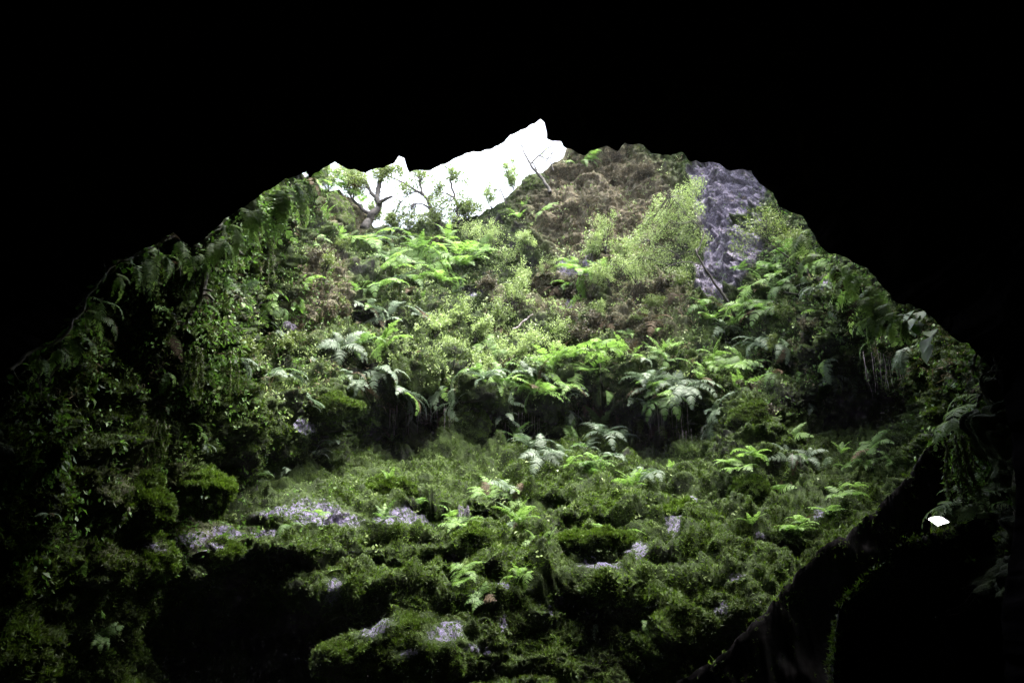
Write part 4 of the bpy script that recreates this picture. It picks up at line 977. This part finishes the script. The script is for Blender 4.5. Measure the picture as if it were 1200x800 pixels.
# ------------------------------------------------------------------ hanging roots, creepers and moss beards
def strands(name, px, py, wpx, lpx, k, mat, label, cat, rad=.006, depth=None, fuzzy=0, group=None, curl=.1):
    p, nn = surf1(px, py)
    if depth: p = P(px, py, depth)
    dep = pix(p)[2]; p = p + nn * .30
    root = empty(name, p); tag(root, label, cat, group); mb = MB(); fz = []
    for i in range(k):
        x = random.uniform(-.5, .5) * wpx * dep / F; L_ = lpx * dep / F * random.uniform(.45, 1.05)
        s0 = np.array([x, random.uniform(-.12, .12), random.uniform(-.05, .1)])
        n = 9; u = np.linspace(0, 1, n)
        q = s0 + np.stack([0 * u, 0 * u, -u * L_], -1) + np.cumsum(RNG.normal(size=(n, 3)) * np.array([1, 1, 0]) * curl * L_ * .10, 0)
        mb.tube(q, np.linspace(rad, rad * .4, n) * random.uniform(.7, 1.3), 4); fz.append(q)
    if fuzzy:
        q = np.concatenate([spline(a, 40) for a in fz]); nq = unit(RNG.normal(size=q.shape) + np.array([0, -.5, -.4]))
        V, f, t = blades(q, nq, fuzzy, .02, .075, .010, -.6, 1.0)
        link('strand', mb.mesh('strand', M[mat]), root); link('moss', mesh_np('moss', V, None, f, {'tint': t - .1}, M['moss']), root)
    else:
        link('strand', mb.mesh('strand', M[mat]), root)
    return root
RG = 'root curtains below the fern bank'
for (x, y, w_, l_, k, lab) in [(790,478,46,46,26,'dense curtain of thin roots under the pale ferns right of the undercut'),(625,488,30,30,14,'short root fringe under the centre of the fern bank'),(655,488,30,44,12,'long thin roots beside the small dangling grey frond'),(590,495,22,30,10,'root fringe left of the centre of the fern bank'),(545,480,14,60,8,'narrow bundle of long roots beside the mossy stump'),
                               (460,470,40,40,14,'dark roots hanging over the black hollow left of the stump'),(845,510,20,36,8,'few roots under the grey fern on the right wall'),(630,560,20,40,6,'stilt roots under the ferns in the undercut'),(720,545,30,26,10,'roots under the triangular fern in the undercut'),(705,440,6,24,3,'pale root strands on the bank edge below a fern'),(810,520,30,26,8,'thin roots below the long root curtain'),
                               (515,480,30,36,8,'loose roots over the mossy stump'),(940,560,14,20,5,'small root tuft under the lilac grey fern above the ridge'),(670,478,24,26,8,'root fringe at the right part of the bank edge'),(1050,400,30,60,14,'brown root strands hanging below the right cave lip'),(1025,420,20,50,8,'dead strands on the shaded wall under the lip ferns')]:
    strands('root_curtain', x, y, w_, l_, k, 'root', lab, 'roots', .005, group=RG)
MG = 'moss beards on the left wall'
for (x, y, w_, l_, k, lab) in [(238,300,16,80,7,'long pale moss rope hanging in the middle of the left bank'),(255,320,20,70,8,'moss beard beside the pale moss rope'),(215,330,14,60,5,'thin moss beard at the outer left bank'),(320,270,16,70,8,'sunlit moss beard on the pillar under the lip'),(336,290,12,50,6,'short moss beard on the sunlit left wall'),(280,395,18,60,8,'moss beard at the edge of the dark hollow'),(262,430,20,60,8,'green moss beard low on the left bank'),
                               (232,400,18,60,7,'dim moss beard in the left bank'),(800,335,10,40,5,'moss draped root below the sapling'),(795,380,8,60,4,'long moss draped root on the brown slope'),(150,500,20,60,6,'dark moss beard on the left wall'),(60,500,20,70,6,'moss beard on the black left wall'),(305,480,22,36,8,'moss fringe over the dark hollow on the left'),(885,480,18,40,6,'moss fringe on the olive boulder'),(1150,520,26,100,10,'moss hanging on the near right column above the lamp'),(1160,620,24,90,9,'moss hanging on the near right column beside the lamp'),(1165,690,20,90,8,'moss rope on the near right column below the lamp')]:
    strands('moss_beard', x, y, w_, l_, k, 'vine', lab, 'moss', .012, depth=9.6 if x > 1100 else None, fuzzy=4, group=MG if x < 400 else 'moss beards', curl=.25)

def creeper(pts, Y, r, label, twigs=0, leaves=0, leafsz=.09, name='creeper', mat='vine', cat='vine', mk='broad'):
    Yv = [Y] * len(pts) if not isinstance(Y, (list, tuple)) else np.linspace(Y[0], Y[1], len(pts))
    base = P(pts[0][0], pts[0][1], Yv[0]); root = empty(name, base); tag(root, label, cat)
    q = spline(np.array([P(a, b, y) for (a, b), y in zip(pts, Yv)]) - base, len(pts) * 12)
    q = q + (np.stack([fbm(q * 4 + k * 9, 3) for k in range(3)], -1) * .035)
    mb = MB(); mb.tube(q, np.linspace(r, r * .6, len(q)), 6, rough=.2); lf = MB()
    for i in range(twigs):
        k = random.randint(2, len(q) - 2); e = q[k] + RNG.normal(size=3) * .12 + np.array([0, 0, -.22 * random.random()])
        mb.tube(spline([q[k], (q[k] + e) / 2 + RNG.normal(size=3) * .03, e], 6), r * .4, 4)
    link('stem', mb.mesh('stem', M[mat]), root)
    if leaves:
        k = RNG.integers(0, len(q), leaves); leaf_cloud(lf, q[k] + np.array([0, -.02, -.05]), .06, 3, leafsz, leafsz * .32, .45, -.9)
        link('foliage', lf.mesh('foliage', M[mk]), root)
    return root
creeper([(10,434),(40,412),(80,388),(92,366),(106,346),(130,316),(150,302),(172,294),(205,274),(211,269)], (8.2, 10.6), .020, 'thin pale creeper running along the left cave lip', 16, 26, .10)
creeper([(212,268),(213,282),(216,292),(212,305),(206,318)], 10.6, .012, 'short loose creeper end hanging from the notch in the left lip', 3, 0)
creeper([(240,281),(262,259),(268,250)], (10.8, 11.0), .018, 'mossy pale branch along the lip above the hanging bank', 2, 8, .08)
creeper([(76,420),(60,446),(40,476),(30,520)], 9.6, .016, 'bare stem slanting down the black left wall', 3, 4)
creeper([(64,412),(48,440),(44,470)], 9.3, .014, 'second bare stem hanging beside the slanting stem', 3, 4)
creeper([(240,320),(236,345),(222,370),(214,384)], 12.2, .05, 'thick pale mossy stem hanging down the left bank', 5, 16, .08)
creeper([(1145,440),(1142,420),(1152,402),(1160,392),(1166,380),(1158,366),(1154,352)], (9.0, 8.9), .018, 'twisted vine loop against the black at the right lip', 6, 3, .08)
creeper([(1166,382),(1176,392),(1184,400),(1192,404)], 8.8, .012, 'thin vine twig pointing right from the twisted loop', 3, 0)
creeper([(1176,388),(1174,404),(1166,416),(1168,432)], 8.8, .015, 'mossy vine end curling down beside the twisted loop', 3, 0)
creeper([(1145,478),(1150,455),(1146,440),(1140,430),(1136,422)], 9.0, .016, 'vine stem rising from the near right column', 5, 5, .08)
creeper([(1158,470),(1150,452),(1152,440),(1162,430),(1172,425)], 8.9, .015, 'pale vine fork above the near right column', 3, 0)
creeper([(1118,320),(1126,350),(1140,372),(1156,386)], (10.4, 9.2), .008, 'hair thin vine with two leaves below the right ceiling', 1, 3, .12)
creeper([(642,152),(650,138),(657,128),(660,120)], 12.7, .010, 'tiny twig poking from the roof above the sky gap', 4, 3, .04)
creeper([(1188,500),(1192,560),(1190,600),(1178,650),(1168,700),(1160,760),(1150,810)], (9.0, 8.8), .030, 'long mossy stem down the edge of the near right column', 14, 18, .07)
creeper([(905,225),(912,236),(918,244)], 12.6, .008, 'tiny fern sprig poking from the roof right of the bare rock', 3, 6, .04)
creeper([(1108,716),(1122,706),(1140,694)], 8.7, .004, 'upper thin pale straw across the near right column', name='twig', mat='root', cat='twig')
creeper([(1110,722),(1126,712),(1144,700)], 8.7, .004, 'lower thin pale straw across the near right column', name='twig', mat='root', cat='twig')
creeper([(600,386),(610,380),(618,372),(624,368)], 24.2, .03, 'dead pale log end beside the bright bushes', name='log', mat='root', cat='log')

# the smallest ferns beyond the largest 296 form one mass
def merge_small_ferns():
    fs = sorted([r for r in NAMED if r[4] == 'fern'], key=lambda r: FSIZE[r[0].name] + (100 if r[5] else 0))
    small = fs[:max(0, len(fs) - 296)]
    Vs, Qs, Ts, tn, mq, mt, n = [], [], [], [], [], [], 0
    mats = ['fern_bright', 'fern_green', 'fern_grey', 'fern_dead', 'fern_brightened']
    cache = {}
    kids = {}
    for o in COL.objects:
        if o.parent is not None: kids.setdefault(o.parent.name, []).append(o)
    for r in small:
        root = r[0]
        for o in kids.get(root.name, []):
            me = o.data
            if me.name not in cache:
                co = np.empty(len(me.vertices) * 3, np.float32); me.vertices.foreach_get('co', co)
                ti = np.empty(len(me.vertices), np.float32); me.attributes['tint'].data.foreach_get('value', ti)
                f = [tuple(p.vertices) for p in me.polygons]
                cache[me.name] = (co.reshape(-1, 3), ti, np.array([q for q in f if len(q) == 4]), np.array([q for q in f if len(q) == 3]))
            co, ti, q, t = cache[me.name]
            Mx = np.array(Matrix.LocRotScale(root.location, o.rotation_euler, o.scale))
            Vs.append(co @ Mx[:3, :3].T + Mx[:3, 3]); tn.append(ti); Qs.append(q + n); Ts.append(t + n)
            k = [i for i, m in enumerate(mats) if M[m] == me.materials[0]][0]
            mq.append(np.full(len(q), k)); mt.append(np.full(len(t), k)); n += len(co)
            bpy.data.objects.remove(o)
        NAMED.remove(r); bpy.data.objects.remove(root)
    if Vs:
        me = mesh_np('small_ferns', np.concatenate(Vs), np.concatenate(Qs), np.concatenate(Ts), {'tint': np.concatenate(tn)}, None)
        for m in mats: me.materials.append(M[m])
        me.polygons.foreach_set('material_index', np.concatenate(mq + mt).astype(np.int32)); me.update()
        tag(link('small_ferns', me), 'small ferns scattered over the moss and the dark walls', kind='stuff')
merge_small_ferns()

# ------------------------------------------------------------------ labels that single each plant out
def name_all():
    by = {}
    for r in NAMED:
        root, px, py, look, noun, nice = r
        if nice:
            root['label'] = nice
        else:
            z = int(np.argmin(((ZC - [px, py]) ** 2).sum(1))); by.setdefault((z, look, noun), []).append(r)
        root['group'] = {'fern': 'ferns on the pit walls', 'shrub': 'small leaved shrubs on the slope', 'plant': 'leafy plants on the walls'}[noun]
    for (z, look, noun), rs in by.items():
        rs.sort(key=lambda r: r[1])
        for i, r in enumerate(rs):
            if len(rs) == 1: lab = f'{look} {noun} {ZONES[z][2]}'
            elif len(rs) == 2: lab = f'{look} {noun} {ZONES[z][2]}, {("left", "right")[i]} one'
            else: lab = f'{look} {noun} {ZONES[z][2]}, {ORD[i]} from left'
            r[0]['label'] = lab
name_all()
HAZE = 0.00028

# ------------------------------------------------------------------ light, sky, camera
w = bpy.data.worlds.new('World'); SC.world = w; w.use_nodes = True
nt = w.node_tree; bg = nt.nodes['Background']
sky = nt.nodes.new('ShaderNodeTexSky'); sky.sky_type = 'NISHITA'; sky.sun_disc = False
SUN_EL, SUN_AZ = R(72), R(125)      # azimuth measured clockwise from +Y
sky.sun_elevation = SUN_EL; sky.sun_rotation = SUN_AZ; sky.dust_density = 6.0; sky.air_density = 1.0; sky.ozone_density = 1.0
hs = nt.nodes.new('ShaderNodeHueSaturation'); hs.inputs['Saturation'].default_value = 0.45
nt.links.new(sky.outputs[0], hs.inputs['Color']); nt.links.new(hs.outputs[0], bg.inputs['Color'])
bg.inputs['Strength'].default_value = 0.15
sl = bpy.data.lights.new('sun', 'SUN'); sl.energy = 1.5; sl.angle = R(55); sl.color = (1.0, 0.97, 0.93)
so = bpy.data.objects.new('sun', sl); COL.objects.link(so)
dv = Vector((math.sin(SUN_AZ) * math.cos(SUN_EL), math.cos(SUN_AZ) * math.cos(SUN_EL), math.sin(SUN_EL)))
so.rotation_euler = dv.to_track_quat('Z', 'Y').to_euler(); so.location = (0, 0, 60)

cam = bpy.data.cameras.new('camera'); cam.sensor_width = 36; cam.lens = F / 1200 * 36; cam.clip_end = 5000; cam.clip_start = 0.05
co = bpy.data.objects.new('camera', cam); COL.objects.link(co); co.location = (0, 0, 0); co.rotation_euler = (R(90) + PITCH, 0, 0)
SC.camera = co
SC.view_settings.view_transform = 'Standard'; SC.view_settings.look = 'None'; SC.view_settings.gamma = 1.0
SC.view_settings.use_curve_mapping = False
SC.view_settings.exposure = 3.3
SC.cycles.max_bounces = 5; SC.cycles.diffuse_bounces = 2; SC.cycles.glossy_bounces = 2; SC.cycles.transmission_bounces = 3
SC.cycles.sample_clamp_indirect = 4.0

import bmesh
hb = bmesh.new(); bmesh.ops.create_cube(hb, size=1.0)
hm = bpy.data.meshes.new('haze'); hb.to_mesh(hm); hb.free()
m_, nt_, N_, L_ = new_mat('damp_air'); o_ = N_.new('ShaderNodeOutputMaterial'); pv = N_.new('ShaderNodeVolumePrincipled')
pv.inputs['Density'].default_value = HAZE; pv.inputs['Color'].default_value = (.93, .95, 1, 1); pv.inputs['Anisotropy'].default_value = .3
L_.new(pv.outputs[0], o_.inputs['Volume']); hm.materials.append(m_)
ho = link('haze', hm); ho.scale = (560, 560, 60); ho.location = (0, 20, 5); tag(ho, kind='stuff')
SC.cycles.volume_bounces = 0
